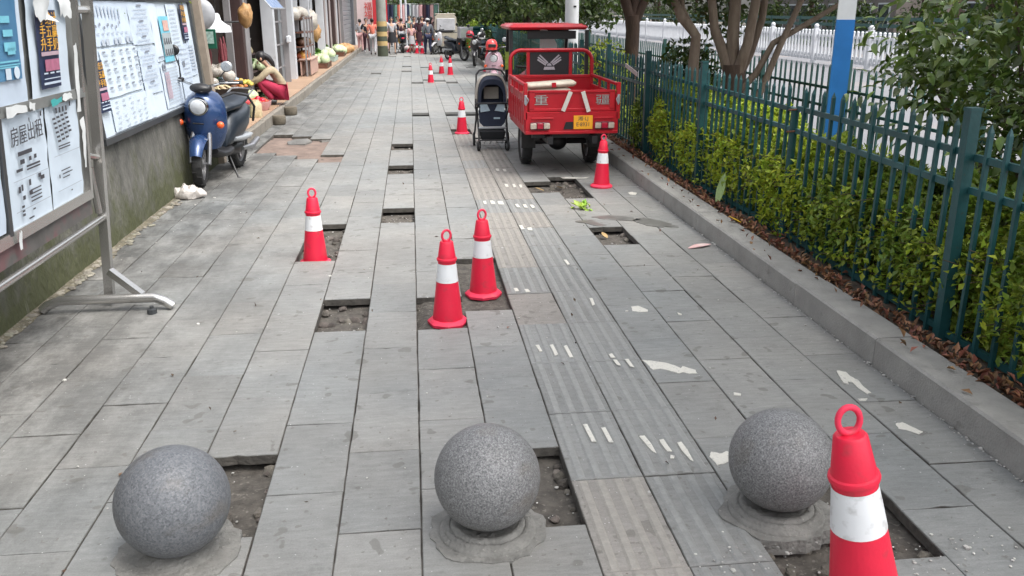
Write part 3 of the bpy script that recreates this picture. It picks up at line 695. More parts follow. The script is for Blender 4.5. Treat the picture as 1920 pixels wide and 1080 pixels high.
m_paper = mat('white paper', (.55,.63,.71), .7, .06, 5, bump=.2, bscale=20)
m_paper2 = mat('bluish paper', (.50,.58,.68), .7, .06, 5, bump=.2, bscale=20)
m_ink = mat('black print', (.05,.05,.06), .6, .1, 5); m_inkg = mat('grey print', (.34,.38,.43), .6, .1, 5); m_inkp = mat('pink print', (.45,.33,.38), .6, .1, 5)
m_navy = mat('navy print', (.022,.035,.085), .5, .15, 8); m_orange = mat('orange print', (.75,.40,.04), .5, .05, 8); m_blue = mat('blue print', (.035,.13,.26), .5, .3, 2.2, col2=(.10,.26,.42)); m_cyan = mat('cyan print', (.18,.50,.62), .5, .12, 6)
m_bd = mat('grey backing board', (.16,.165,.16), .6, .2, 6, spots=(10,.6,.1,(.35,.36,.35)), spotamt=.5); m_ss = mat('stainless steel', (.50,.49,.47), .24, .04, 4, metal=.85); m_dkframe = mat('dark aluminium', (.07,.075,.08), .4, .15, 6, metal=.5)
m_tape = mat('torn white paper scraps', (.62,.64,.64), .8, .1, 8); m_maroon = mat('maroon print', (.16,.05,.06), .6, .2, 8); m_teal = mat('teal sticker', (.05,.36,.36), .5, .1, 8)
# --- board 2 (on the wall)
b2 = empty('notice_board', (-2.42,8.8,1.3), label='wide white notice board full of printed sheets mounted on the mossy wall', cat='notice board')
b2.location = (0,0,0)
f = onboard(-2.375, -.0645)
def fbar(f, a, b, w_, d_, m, parent, off=0, name='frame_bar'):
    A = f(a[0], a[1], off).translation; B = f(b[0], b[1], off).translation
    return MB().bar(A, B, d_ if abs(a[0]-b[0]) > .01 else w_, w_ if abs(a[0]-b[0]) > .01 else d_, up=(0,0,1) if abs(a[0]-b[0]) > .01 else (1,0,0)).build(name, m, parent, smooth=0)
m0 = f(8.84,1.355,-.012); mb = MB(); mb.box((0,0,0), (3.44,1.06,.02)); mb.v = [tuple(m0 @ Vector(v)) for v in mb.v]; mb.build('backing', mat('whiteboard', (.60,.68,.75), .45, .04, 3), b2, smooth=0)
for a, b in (((7.10,.805),(10.58,.805)), ((7.10,1.905),(10.58,1.905))): fbar(f, a, b, .05, .05, m_dkframe, b2)
for a, b in (((7.10,.83),(7.10,1.88)),((10.58,.83),(10.58,1.88))): fbar(f, a, b, .045, .05, m_dkframe, b2)
fbar(f, (9.9,.835), (10.5,.835), .02, .02, m_maroon, b2, .03, 'red_label_strip')
rnd = random.Random(5)
for i, (y0, y1, z0, z1) in enumerate([(7.35,8.32,1.52,1.87),(8.32,8.98,1.50,1.87),(7.40,8.35,1.12,1.50),(8.40,8.98,1.05,1.47),(8.98,9.22,1.32,1.86),(7.42,8.6,.84,1.10),(9.02,9.70,.86,1.28),(9.60,9.98,1.30,1.86),(9.75,10.2,.88,1.45),(10.18,10.5,1.1,1.48)]):
    sheet('poster', f, y0, y1, z0, z1, .004+.001*(i%3), rnd.choice((m_paper, m_paper2)), b2, .006, .004, seed=i)
R1 = []; R2 = []; R3 = []
for k in range(8): R2.append((7.45+k*.085+.01*rnd.random(), 1.80-.004*k, .028, .085))
for k in range(7): R1.append((7.42+k*.10, 1.68+rnd.uniform(-.02,.02), .035, .022)); R2.append((7.45+k*.12, 1.62, .06, .012))
for k in range(9): R2.append((7.42+k*.105, 1.545+.002*k, .075, .05)) if k % 3 else None
for r in range(5):
    for k in range(5): R1.append((7.5+k*.2+rnd.uniform(-.02,.02), 1.475-r*.07, .075, .013)); R2.append((7.52+k*.2, 1.452-r*.07, .1, .010))
for r in range(6):
    for k in range(5):
        if rnd.random() < .8: R2.append((7.55+k*.19+rnd.uniform(-.03,.03), 1.08-r*.042, .07, .010))
for r in range(22): R2.append((8.66+rnd.uniform(-.03,.03), 1.84-r*.034, rnd.uniform(.3,.5), .008)) if r % 4 else R1.append((8.66, 1.84-r*.034, .14, .016))
for r in range(12): R2.append((9.35, 1.24-r*.03, .5, .008)); R2.append((9.79, 1.80-r*.04, .26, .010))
for r in range(8): R2.append((10.0, 1.40-r*.05, .3, .008)); R2.append((10.34, 1.42-r*.035, .2, .018))
R1 += [(9.10,1.26,.05,.07),(9.17,1.26,.05,.07),(9.88,1.25,.04,.06),(9.93,1.25,.04,.06),(9.10,1.36,.2,.012)]
bars(f, R1, .018, mat('mid grey print', (.20,.22,.26), .6, .2, 30), b2); bars(f, R2, .018, mat('light grey print', (.42,.47,.53), .6, .15, 30), b2)
bars(f, [(9.13+.04*k, 1.08, .03, .26) for k in range(4)], .018, m_inkp, b2)
def ad(f, b, y0, y1, z0, z1, off, lines, seed):
    sheet('poster', f, y0, y1, z0, z1, off, m_navy, b, .003, .001, seed=seed, label='dark blue advert with orange characters')
    W_, H_ = y1-y0, z1-z0
    for k, t in enumerate(lines):
        text(t, W_*.255, m_orange, b, f((y0+y1)/2, z1-H_*(.115+.165*k), off+.012), 'orange_lettering', .001, sx=1.15)
    bars(f, [((y0+y1)/2, z1-H_*.55, W_*.86, H_*.05)], off+.010, m_inkp, b)
    bars(f, [((y0+y1)/2+W_*.06, z1-H_*.70, W_*.7, H_*.15)], off+.010, mat('pink block print', (.40,.14,.22), .5, .2, 30), b)
    bars(f, [(y0+W_*(.2+.3*k), z1-H_*.80-.0, W_*.2, H_*.02) for k in range(3)]+[((y0+y1)/2, z1-H_*.87, W_*.8, H_*.012), ((y0+y1)/2, z1-H_*.93, W_*.86, H_*.03)], off+.011, m_paper2, b)
ad(f, b2, 7.12, 7.36, 1.03, 1.42, .026, ['手结计','手五赢','升手奶'], 3)
ad(f, b2, 10.08, 10.30, 1.48, 1.86, .020, ['手结计','手五赢','升手奶'], 4)
sheet('poster', f, 9.22, 9.58, 1.30, 1.74, .016, m_cyan, b2, .004, .001, seed=9, label='cyan poster with photographs of people')
bars(f, [(9.40,1.47,.33,.22)], .024, mat('poster grey photo', (.35,.40,.42), .5, .1, 20), b2, 'photo_area')
rp = []
for r in range(2):
    for k in range(4): rp += [(9.29+.075*k, 1.515-.105*r, .028, .03), (9.29+.075*k, 1.485-.105*r, .045, .03)]
bars(f, rp, .0255, m_ink, b2, 'photo_figures'); bars(f, [(9.43,1.65,.2,.1)], .024, mat('salmon print', (.60,.38,.33), .5, .2, 20), b2, 'photo_area')
# --- board 1 (standing, stainless steel)
b1 = empty('notice_stand', (0,0,0), label='stainless steel standing notice rack covered with pasted paper adverts at the left edge', cat='notice board')
f1 = onboard(-1.96, .0645)
m0 = f1(4.0,1.36,-.02); mb = MB(); mb.box((0,0,0), (2.5,1.24,.02)); mb.v = [tuple(m0 @ Vector(v)) for v in mb.v]; mb.build('backing', m_bd, b1, smooth=0)
for z, w_ in ((.775,.055),(1.355,.05),(1.985,.05)): fbar(f1, (2.8,z), (5.24,z), w_, .045, m_ss if z != 1.355 else m_bd, b1)
for y in (5.225, 4.155, 3.0): fbar(f1, (y,.79), (y,1.97), .035, .045, m_ss if y > 5 else m_dkframe, b1)
fbar(f1, (2.8,.70), (5.23,.70), .09, .02, mat('faded sign strip', (.10,.095,.09), .6, .4, 5, spots=(5,.5,.1,(.16,.05,.06))), b1)
A, B = Vector((-1.965,5.47,.05)), Vector((-1.835,5.47,2.05))
MB().bar(A, B, .052, .052, up=(0,1,0)).build('post', m_ss, b1, smooth=0)
MB().tube([(-1.94,5.23,1.0),(-1.94,5.36,.975),(-1.9,5.46,.95)], .018).build('bracket', m_ss, b1)
MB().tube([(-1.86,5.23,1.80),(-1.85,5.46,1.80)], .022).build('bracket', m_ss, b1)
MB().tube([(-1.955,5.30,.93),(-1.93,5.36,.90),(-1.93,5.40,.62)], .02).build('bracket', m_ss, b1)
MB().tube([(-1.925,2.5,.58),(-1.93,5.46,.58)], .021, 12).build('lower_tube', m_ss, b1)
MB().tube([(-2.335,5.35,.02),(-2.30,5.355,.05),(-2.23,5.36,.078),(-1.66,5.36,.078),(-1.60,5.355,.055),(-1.55,5.35,.02)], .030, 12).build('foot', m_ss, b1, smooth=50)
MB().bar((-1.93,5.43,.24), (-1.74,5.38,.09), .045, .04).build('brace', m_ss, b1, smooth=0)
MB().lathe([(.03,0),(.03,.03),(.012,.035),(.012,.05)], 10, c=(-1.66,5.28,.0)).build('caster', m_dkframe, b1)
sheet('poster', f1, 4.57, 5.06, 1.365, 1.95, .006, m_paper, b1, .008, .006, seed=21)
ad(f1, b1, 4.64, 4.90, 1.42, 1.80, .024, ['手结计','手五赢','升手奶'], 22)
sheet('paper_scrap', f1, 4.60, 4.78, 1.755, 1.96, .034, m_tape, b1, .02, .015, seed=23, curl=.05)
sheet('paper_scrap', f1, 4.93, 5.08, 1.77, 1.95, .02, m_tape, b1, .02, .015, seed=24)
sheet('paper_scrap', f1, 5.10, 5.16, 1.25, 1.62, .02, m_tape, b1, .01, .012, seed=25, nx_=2); sheet('paper_scrap', f1, 5.13,5.17,.95,1.22,.02, m_tape, b1, .01, .01, seed=26, nx_=2)
sheet('poster', f1, 3.2, 4.50, 1.37, 1.95, .006, m_paper2, b1, .01, .006, seed=27)
sheet('poster', f1, 3.6, 4.44, 1.49, 1.97, .02, m_blue, b1, .003, .001, seed=28, label='blue advert sheet, cut by the left edge')
bars(f1, [(4.30,1.76,.10,.03),(4.32,1.70,.10,.03),(4.33,1.64,.12,.04),(4.34,1.62,.08,.03),(4.30,1.575,.22,.008),(4.30,1.56,.24,.006),(4.30,1.55,.2,.006)], .028, m_cyan, b1)
bars(f1, [(4.285,1.52,.055,.05)], .028, m_paper, b1, 'white_box')
m0 = f1(4.37,1.522,.029); mb = MB(); mb.lathe([(.028,0),(.028,.002)], 20); mb.v = [tuple(m0 @ Vector(v)) for v in mb.v]; mb.build('round_mark', m_paper, b1)
sheet('poster', f1, 4.19, 4.665, .80, 1.335, .008, m_paper, b1, .008, .007, seed=31, label='white room rental notice with large black heading')
sheet('poster', f1, 4.68, 5.12, .79, 1.345, .008, m_paper, b1, .008, .007, seed=32)
sheet('poster', f1, 3.2, 4.13, .81, 1.33, .008, m_paper2, b1, .008, .007, seed=33)
text('房屋出租', .098, m_ink, b1, f1(4.42,1.232,.026,.03), 'heading_lettering', .001, sx=.95)
R = [(4.38,1.15,.16,.02),(4.34,1.11,.05,.022),(4.43,1.113,.03,.02),(4.49,1.115,.03,.02),(4.30,1.075,.07,.014),(4.46,1.08,.16,.010),(4.46,1.065,.16,.008),(4.28,.985,.025,.03),(4.31,.99,.02,.03),(4.40,1.0,.025,.03),(4.52,1.015,.035,.02),(4.55,1.0,.05,.02),(4.32,.94,.03,.02),(4.40,.95,.04,.02),
     (4.46,1.295,.012,.02),(4.60,1.31,.02,.025),(4.60,1.25,.012,.015),(4.42,.865,.03,.008),(4.38,.83,.06,.008)]
R += [(4.46,.96-.018*k,.13,.007) for k in range(4)]+[(4.30,.90-.02*k,.03,.012) for k in range(3)]
R += [(4.80+.045*k,1.30,.022,.028) for k in range(4)]+[(4.99,1.32,.022,.028)]
for r_ in range(6): R += [(4.76+.055*k+.01*r_, 1.262-.024*r_+.004*k, .042, .011) for k in range(4-(r_ > 4))]
R += [(4.87,1.115-.014*k,.16,.007) for k in range(2)]+[(4.86,.985,.13,.006),(4.88,.965,.14,.006),(4.86,.945,.1,.006),(4.77,.96,.015,.02),(4.92,.86,.02,.008)]
bars(f1, R, .024, m_ink, b1)
bars(f1, [(4.42,.885,.4,.0035),(4.9,1.07,.36,.003),(4.9,.885,.34,.0035),(4.42,1.03,.4,.003)], .025, m_inkg, b1, 'fold_lines')
for y0,y1,z0,z1,s_,m_ in ((4.2,4.42,1.335,1.375,41,m_tape),(4.72,4.86,1.335,1.368,42,m_teal),(4.88,5.0,1.345,1.375,43,m_tape),(4.46,4.52,1.34,1.372,44,m_tape),(4.19,4.225,.72,.80,45,m_tape)): sheet('paper_scrap', f1, y0,y1,z0,z1,.034,m_,b1,.004,.01,seed=s_,nx_=4,nz_=2)
# --- crumpled plastic bag by the scooter
b = MB().ball((0,0,.05), (.15,.105,.075), 26, 16)
b.v = [(vx*(1+.35*noise.noise(Vector((vx*14,vy*14,vz*14)))), vy*(1+.35*noise.noise(Vector((vx*14,vy*14,vz*14+5)))), max(.002, vz*(1+.6*noise.noise(Vector((vx*16,vy*16,vz*10+9)))))) for vx,vy,vz in b.v]
o = b.build('plastic_bag', mat('white plastic bag', (.62,.58,.54), .35, .15, 25, bump=1, bscale=30, transl=.2), None, loc=(-2.27,8.83,0), smooth=25, label='crumpled white plastic bag on the paving by the scooter front wheel', cat='plastic bag')

# ================================================= SCOOTERS
m_tyre = mat('black tyre rubber', (.022,.022,.022), .75, .2, 20); m_blk = mat('black plastic', (.018,.018,.02), .42, .15, 12); m_chrome = mat('chrome', (.55,.55,.55), .12, .05, 12, metal=1)
m_alu = mat('grey alloy', (.35,.35,.36), .35, .1, 12, metal=.8); m_seat = mat('dark seat vinyl', (.015,.022,.032), .35, .1, 20); m_lens = mat('clear lens', (.62,.64,.66), .08, .1, 30, spec=.8, coat=.6)
m_amber = mat('orange indicator', srgb(240,96,40), .25, .1, 20, coat=.5); m_silver = mat('silver plastic', (.40,.42,.44), .3, .08, 10, metal=.4)
def loft(secs, n=20, power=2.4):
    """secs: list of (y, z, half width, half height[, tilt]) -> smooth closed body along the list"""
    mb = MB(); vs = []
    for sct in secs:
        y, z, a, b = sct[:4]; t = sct[4] if len(sct) > 4 else 0
        for k in range(n):
            q = 2*PI*k/n; cx_, sx_ = math.cos(q), math.sin(q)
            X = a*math.copysign(abs(cx_)**(2/power), cx_); Z = b*math.copysign(abs(sx_)**(2/power), sx_)
            vs.append((X, y-Z*math.sin(t), z+Z*math.cos(t)))
    fs = []
    for i in range(len(secs)-1):
        for k in range(n): fs.append((i*n+k, i*n+(k+1)%n, (i+1)*n+(k+1)%n, (i+1)*n+k))
    fs += [tuple(range(n-1,-1,-1)), tuple(range((len(secs)-1)*n, len(secs)*n))]
    return mb.add(vs, fs)
def wheel(parent, c, r, w_, name='wheel', rot=None, spokes=5, rimr=.62):
    t = MB().lathe([(r*.70,-w_*.40),(r*.86,-w_*.5),(r*.95,-w_*.42),(r,-w_*.18),(r,w_*.18),(r*.95,w_*.42),(r*.86,w_*.5),(r*.70,w_*.40)], 28, axis='X', caps=False)
    # tread blocks
    for k in range(28):
        a = 2*PI*k/28; t.box((w_*.22*(1 if k % 2 else -1), r*1.0*math.sin(a), r*1.0*math.cos(a)), (w_*.42,.012,.010), rot=(-a,0,0))
    o = t.build(name, m_tyre, parent, loc=c, rot=rot)
    h = MB().lathe([(r*.72,-w_*.36),(r*.66,-w_*.30),(r*.64,0),(r*.66,w_*.30),(r*.72,w_*.36)], 28, axis='X', caps=False).lathe([(r*.2,-w_*.4),(r*.2,w_*.4)], 14, axis='X')
    for k in range(spokes):
        a = 2*PI*k/spokes; h.bar((0,r*.15*math.sin(a),r*.15*math.cos(a)), (0,r*.66*math.sin(a),r*.66*math.cos(a)), w_*.3, .022, up=(1,0,0))
    h.build('rim', m_alu, o)
    return o
def scooter(loc, rz, body, label, lean=0, mirrors=True, sw=.18, helmet=None, group=None, simple=False):
    s = empty('motor_scooter', loc, rz=(0,lean,rz), label=label, cat='scooter', group=group)
    wheel(s, (0,0,.235), .235, .095, 'front_wheel', rot=(0,0,sw)); wheel(s, (0,1.16,.23), .23, .10, 'rear_wheel')
    MB().tube([(-.085,0,.235),(-.085,.035,.42),(-.06,.10,.60)], [.018,.02,.025], 8).tube([(.085,0,.235),(.085,.035,.42),(.06,.10,.60)], [.018,.02,.025], 8).tube([(-.1,0,.235),(.1,0,.235)], .012, 8).build('fork', m_alu, s)
    # front mudguard
    fb = []
    for i in range(9):
        a = -1.15+2.15*i/8; fb.append((math.sin(a)*.285, .235+math.cos(a)*.285))
    mb = MB(); vs = []
    for i, (yy, zz) in enumerate(fb):
        wd = .078*(1-.35*abs(i-4)/4)
        for k in range(7):
            q = -1+2*k/6; vs.append((q*wd, yy*(1-.10*q*q), .235+(zz-.235)*(1-.16*q*q)))
    fs = [(i*7+k, i*7+k+1, (i+1)*7+k+1, (i+1)*7+k) for i in range(8) for k in range(6)]
    mb.add(vs, fs).build('front_mudguard', body, s, fixn=False, rot=(0,0,sw))
    # front apron / leg shield : a rounded shell
    secs = [(.02,.98,.05,.01,-.3),(.035,.95,.105,.05,-.3),(.055,.90,.145,.07,-.25)]
    ap = MB(); vs = []; prof = [(.36,.12,.05),(.44,.165,.035),(.54,.195,.015),(.64,.205,-.005),(.73,.20,-.015),(.80,.185,-.005),(.86,.155,.02),(.905,.11,.05),(.925,.05,.075)]
    n = 13
    for z, wd, yc in prof:
        for k in range(n):
            q = -1+2*k/(n-1); vs.append((q*wd, .04+yc+.16*(abs(q)**2.4)-.02, z))
    for z, wd, yc in prof:
        for k in range(n):
            q = -1+2*k/(n-1); vs.append((q*wd*.97, .15+yc*.5+.07*(abs(q)**2.2), z))
    m_ = len(prof); o2 = m_*n
    fs = [(i*n+k, i*n+k+1, (i+1)*n+k+1, (i+1)*n+k) for i in range(m_-1) for k in range(n-1)]+[(o2+i*n+k+1, o2+i*n+k, o2+(i+1)*n+k, o2+(i+1)*n+k+1) for i in range(m_-1) for k in range(n-1)]
    for i in range(m_-1): fs += [(i*n, (i+1)*n, o2+(i+1)*n, o2+i*n), (i*n+n-1, o2+i*n+n-1, o2+(i+1)*n+n-1, (i+1)*n+n-1)]
    for k in range(n-1): fs += [(k, o2+k, o2+k+1, k+1), ((m_-1)*n+k, (m_-1)*n+k+1, o2+(m_-1)*n+k+1, o2+(m_-1)*n+k)]
    ap.add(vs, fs).build('front_apron', body, s, smooth=60)
    MB().box((0,-.004,.625), (.10,.02,.014), bev=.004).build('air_slot', m_blk, s)
    # headlight
    hl = MB().lathe([(.088,.03),(.092,.0),(.084,-.018),(.074,-.02)], 28, axis='Y').build('headlight', m_chrome, s, loc=(0,.015,.785), rot=(.12,0,0))
    MB().lathe([(.076,-.008),(.066,-.030),(.04,-.040),(0,-.043)], 28, axis='Y').build('lens', m_lens, hl)
    for sx_ in (-1,1):
        a = MB().ball((0,0,0), (.034,.030,.034), 14, 10).build('turn_signal', m_amber, s, loc=(sx_*.185,.045,.62))
        MB().tube([(sx_*.15,.08,.62),(sx_*.182,.055,.62)], .014, 8).build('signal_stalk', m_blk, s)
    # handlebar
    hb = MB().tube([(-.33,.20,1.03),(-.20,.14,1.02),(-.07,.10,.98),(.07,.10,.98),(.20,.14,1.02),(.33,.20,1.03)], .013, 8).build('handlebar', m_chrome if not simple else m_blk, s)
    MB().ball((0,.10,.955), (.10,.08,.05), 16, 10).build('instrument_pod', m_blk, s)
    for sx_ in (-1,1):
        MB().tube([(sx_*.23,.155,1.022),(sx_*.35,.21,1.03)], [.021,.019], 10).build('grip', m_blk, s)
        MB().tube([(sx_*.17,.10,1.02),(sx_*.24,.10,1.025),(sx_*.33,.15,1.03)], .007, 6).build('brake_lever', m_alu, s)
        MB().box((sx_*.185,.13,1.025), (.05,.05,.045), bev=.01).build('switch_box', m_blk, s)
    if mirrors:
        for sx_, mm in ((-1, m_blk),(1, m_silver)):
            h = .22 if sx_ < 0 else .10
            st = MB().tube([(sx_*.19,.13,1.04),(sx_*.185,.10,1.04+h*.5),(sx_*.225,.11,1.04+h)], .006, 6).build('mirror_stem', m_blk, s)
            MB().lathe([(0,-.016),(.04,-.012),(.052,.0),(.052,.008),(.0,.010)], 20, axis='Y').build('mirror', mm, st, loc=(sx_*.235,.11,1.04+h+.04))
    # floor, body, seat, tail
    loft([(.20,.33,.11,.04),(.30,.29,.15,.045),(.45,.28,.155,.045),(.58,.30,.15,.05)], 16).build('footboard', m_blk, s, smooth=60)
    loft([(.50,.36,.10,.06),(.56,.44,.135,.14),(.68,.50,.155,.19),(.90,.52,.165,.18),(1.10,.56,.15,.145),(1.28,.62,.11,.09),(1.36,.66,.06,.04)], 20).build('rear_body', m_seat, s, smooth=60)
    loft([(.50,.70,.07,.03),(.54,.715,.115,.045),(.70,.725,.135,.05),(.88,.725,.14,.05),(.98,.755,.145,.05),(1.20,.78,.13,.045),(1.28,.775,.08,.03)], 20).build('seat', m_seat, s, smooth=60)
    loft([(.62,.40,.162,.035),(.85,.38,.175,.05),(1.10,.37,.168,.04),(1.22,.38,.15,.02)], 16).build('side_trim', m_silver, s, smooth=60)
    MB().tube([(-.11,1.22,.80),(-.11,1.38,.84),(-.05,1.43,.845),(.05,1.43,.845),(.11,1.38,.84),(.11,1.22,.80)], .010, 8).build('grab_rail', m_alu, s)
    loft([(.80,.24,.05,.06),(1.0,.23,.07,.07),(1.2,.23,.06,.06)], 12).build('engine_case', m_blk, s)
    MB().ball((0,1.37,.63), (.07,.03,.035), 14, 8).build('tail_lamp', m_red, s)
    MB().tube([(.10,.55,.24),(.20,.50,.02),(.235,.50,.01)], .010, 8).build('side_stand', m_blk, s)
    MB().tube([(.13,.9,.26),(.15,1.15,.25),(.15,1.38,.30)], [.02,.035,.03], 10).build('exhaust', m_alu, s)
    return s
m_sblue = mat('blue scooter paint', (.022,.055,.15), .28, .15, 5, coat=.5, metal=.25)
sc0 = scooter((-2.29,9.44,0), -.13, m_sblue, 'dark blue scooter with round chrome headlight parked against the mossy wall', lean=.07); sc0.scale = (1.16,1.06,1.07)
# curved silver-rimmed bag hook loop behind the apron
MB().tube([(.12,.30,.86),(.20,.42,.90),(.27,.62,.86),(.30,.75,.74),(.27,.80,.58)], .012, 8).build('seat_rail', m_blk, sc0)

# ================================================= BABY STROLLER
m_nav = mat('navy fabric', (.018,.024,.045), .85, .2, 60, bump=.3, bscale=300); m_lblue = mat('pale blue fabric', (.42,.52,.58), .85, .1, 40, bump=.3, bscale=300); m_beigef = mat('beige canopy fabric', (.42,.38,.33), .8, .1, 30); m_bfab = mat('black basket fabric', (.012,.013,.015), .85, .2, 40)
st = empty('baby_stroller', (1.05,11.75,0), rz=-.03, label='navy and beige baby stroller standing left of the red tricycle', cat='stroller')
for sx_ in (-1,1):
    wf = MB().lathe([(.052,-.014),(.068,-.014),(.072,-.006),(.072,.006),(.068,.014),(.052,.014)], 20, axis='X', caps=False).build('front_wheel', m_tyre, st, loc=(sx_*.19,-.22,.072), rot=(0,0,sx_*.25))
    h = MB().lathe([(.014,-.018),(.014,.018)], 10, axis='X')
    for k in range(5): a = 2*PI*k/5; h.bar((0,0,0), (0,.055*math.sin(a),.055*math.cos(a)), .012, .012, up=(1,0,0))
    h.build('hub', m_alu, wf)
    wr = MB().lathe([(.07,-.016),(.088,-.014),(.092,0),(.088,.014),(.07,.016)], 20, axis='X', caps=True).build('rear_wheel', m_tyre, st, loc=(sx_*.235,.28,.092))
    MB().tube([(sx_*.19,-.22,.13),(sx_*.185,-.16,.22),(sx_*.195,.0,.42),(sx_*.20,.13,.62)], .013, 8).build('front_leg', m_blk, st)
    MB().tube([(sx_*.235,.28,.10),(sx_*.21,.16,.36),(sx_*.20,.10,.58),(sx_*.20,.24,.80),(sx_*.19,.34,.96)], .012, 8).build('rear_leg', m_blk, st)
    MB().box((sx_*.20,.08,.58), (.03,.06,.10), bev=.008).build('hinge', m_blk, st)
    MB().tube([(sx_*.19,-.02,.40),(sx_*.225,-.06,.56),(sx_*.215,.02,.66)], .010, 8).build('side_tube', m_blk, st)
MB().tube([(-.19,.34,.96),(-.15,.37,1.01),(-.06,.38,1.03),(.06,.38,1.03),(.15,.37,1.01),(.19,.34,.96)], .014, 8).build('push_handle', m_blk, st)
MB().tube([(-.215,.06,.60),(-.20,-.10,.615),(-.12,-.155,.62),(.12,-.155,.62),(.20,-.10,.615),(.215,.06,.60)], .014, 8).build('bumper_bar', m_blk, st)
# canopy: arched hood built of hoops
def hood(name, m_, secs, nn=14):
    mb = MB(); vs = []
    for y, w_, zt, zb in secs:
        for k in range(nn+1):
            q = PI*k/nn; cx_, sx_ = math.cos(q), math.sin(q)
            vs.append((w_*math.copysign(abs(cx_)**.7, cx_), y, zb+(zt-zb)*abs(sx_)**.6))
    fs = [(i*(nn+1)+k, i*(nn+1)+k+1, (i+1)*(nn+1)+k+1, (i+1)*(nn+1)+k) for i in range(len(secs)-1) for k in range(nn)]
    return mb.add(vs, fs).build(name, m_, st, fixn=False, smooth=60)
hood('canopy_front', m_nav, [(-.09,.150,.86,.60),(-.10,.185,.93,.58),(-.02,.190,.955,.58),(.04,.19,.965,.58)])
hood('canopy_back', m_beigef, [(.03,.196,.972,.56),(.10,.222,.995,.52),(.24,.225,.985,.50),(.34,.205,.93,.50),(.38,.12,.85,.52),(.39,.02,.75,.56)])
loft([(-.08,.35,.15,.02,-.2),(.02,.36,.17,.025),(.13,.38,.17,.03)], 16).build('seat_cushion', m_nav, st)
MB().box((0,.17,.62), (.33,.03,.46), rot=(-.22,0,0), bev=.012).build('seat_back', m_nav, st)
MB().box((0,.145,.73), (.20,.012,.16), rot=(-.22,0,0), bev=.004).build('seat_pad', m_beigef, st)
for sx_ in (-1,1):
    MB().prism([(sx_*.03,.52),(sx_*.16,.50),(sx_*.165,.61),(sx_*.07,.60)][::sx_], -.115, -.095, axis='Y').build('blue_patch', m_lblue, st, smooth=0)
MB().prism([(-.17,.36),(-.12,.31),(.12,.31),(.17,.36),(.185,.52),(.06,.50),(.03,.60),(-.03,.60),(-.06,.50),(-.185,.52)], -.10, -.055, axis='Y').build('footmuff', m_nav, st, smooth=0)
MB().box((.06,-.103,.42), (.085,.004,.022)).build('label_patch', m_lblue, st, smooth=0)
MB().box((0,-.10,.29), (.38,.05,.028), bev=.01).build('footrest', m_silver, st)
MB().box((0,.02,.20), (.32,.36,.13), taper=-.08, bev=.02).build('basket', m_bfab, st)
for k in range(4): MB().tube([(-.12+.08*k,-.2,.10),(-.06+.08*k,.22,.10)], .006, 6).build('under_strut', m_blk, st)
MB().tube([(-.235,.28,.10),(.235,.28,.10)], .010, 8).tube([(-.19,-.2,.14),(.19,-.2,.14)], .010, 8).build('axle', m_blk, st)

# ================================================= RED CARGO TRICYCLE
m_tr = mat('red truck paint', srgb(176,18,34), .38, .10, 4, coat=.25, spots=(9,.62,.12,(.16,.03,.03)), spotamt=.4, bump=.1, bscale=30)
m_tr2 = mat('worn red paint', srgb(172,22,38), .5, .15, 9, spots=(7,.55,.1,(.38,.22,.22)), spotamt=.5)
m_yel = mat('yellow plate', srgb(238,168,40), .45, .05, 20); m_wsign = mat('white reflective strip', (.62,.58,.52), .4, .08, 40); m_emb = mat('grey raised lettering', (.34,.35,.33), .4, .2, 40, metal=.2)
m_rubber = mat('rubber flap', (.03,.03,.03), .8, .2, 12)
T = empty('cargo_tricycle', (1.745,9.58,0), label='red cargo tricycle with open bed, headboard and cab roof, parked at the kerb', cat='cargo tricycle')
W2, L_, ZB, ZT = .52, 1.50, .50, 1.03           # half width, bed length, bed bottom, side top
def panel(x0, x1, z0, z1, y0, y1): return MB().box(((x0+x1)/2,(y0+y1)/2,(z0+z1)/2), (x1-x0,y1-y0,z1-z0), bev=.006)
panel(-W2,W2,ZB-.03,ZB+.015,.03,L_).build('bed_floor', m_tr, T)
# tailgate with pressed recess
tg = panel(-W2+.03,W2-.03,.735,.955,-.012,.012)
tg.box((0,-.016,.945), (2*W2-.08,.02,.03), bev=.005); tg.box((0,-.016,.745), (2*W2-.08,.02,.034), bev=.006)
for x in (-W2+.07,W2-.07): tg.box((x,-.016,.845), (.06,.02,.20), bev=.005)
tgo = tg.build('tailgate', m_tr, T)
# lower rear apron
apn = panel(-W2+.0,W2-.0,ZB-.02,.725,-.030,.0); apn.box((0,-.035,ZB+.0), (2*W2,.03,.035), bev=.006); apn.box((-.33,-.034,.655), (.25,.012,.02), bev=.004).box((.36,-.034,.655), (.22,.012,.02), bev=.004)
apo = apn.build('rear_apron', m_tr, T)
for sx_ in (-1,1):
    x = sx_*(W2+.0)
    sp = MB()
    sp.box((x,L_/2,.62), (.022,L_,.24), bev=.004).box((x,L_/2,.79), (.016,L_-.06,.14)).box((x,L_/2,1.015), (.035,L_,.035), bev=.006).box((x,L_/2,.885), (.026,L_,.05), bev=.004)
    for y in (.02,.50,1.0,L_-.02): sp.box((x,y,.95), (.026,.07 if y in (.02,) else .05,.12), bev=.004)
    so_ = sp.build('side_panel', m_tr if sx_ > 0 else m_tr2, T)
    for k in range(8): MB().box((x+sx_*.012,.12+.18*k,.70), (.018,.05,.26), bev=.006).build('pressed_rib', m_tr, so_)
    MB().box((x*1.0,-.005,.84), (.045,.05,.40), bev=.006).build('corner_post', m_tr, T)
    MB().box((sx_*(W2-.0),-.032,.86), (.03,.02,.10), bev=.004).tube([(sx_*W2,-.04,.9),(sx_*(W2-.03),-.05,.86),(sx_*W2,-.04,.80)], .007, 6).build('latch', m_silver, T)
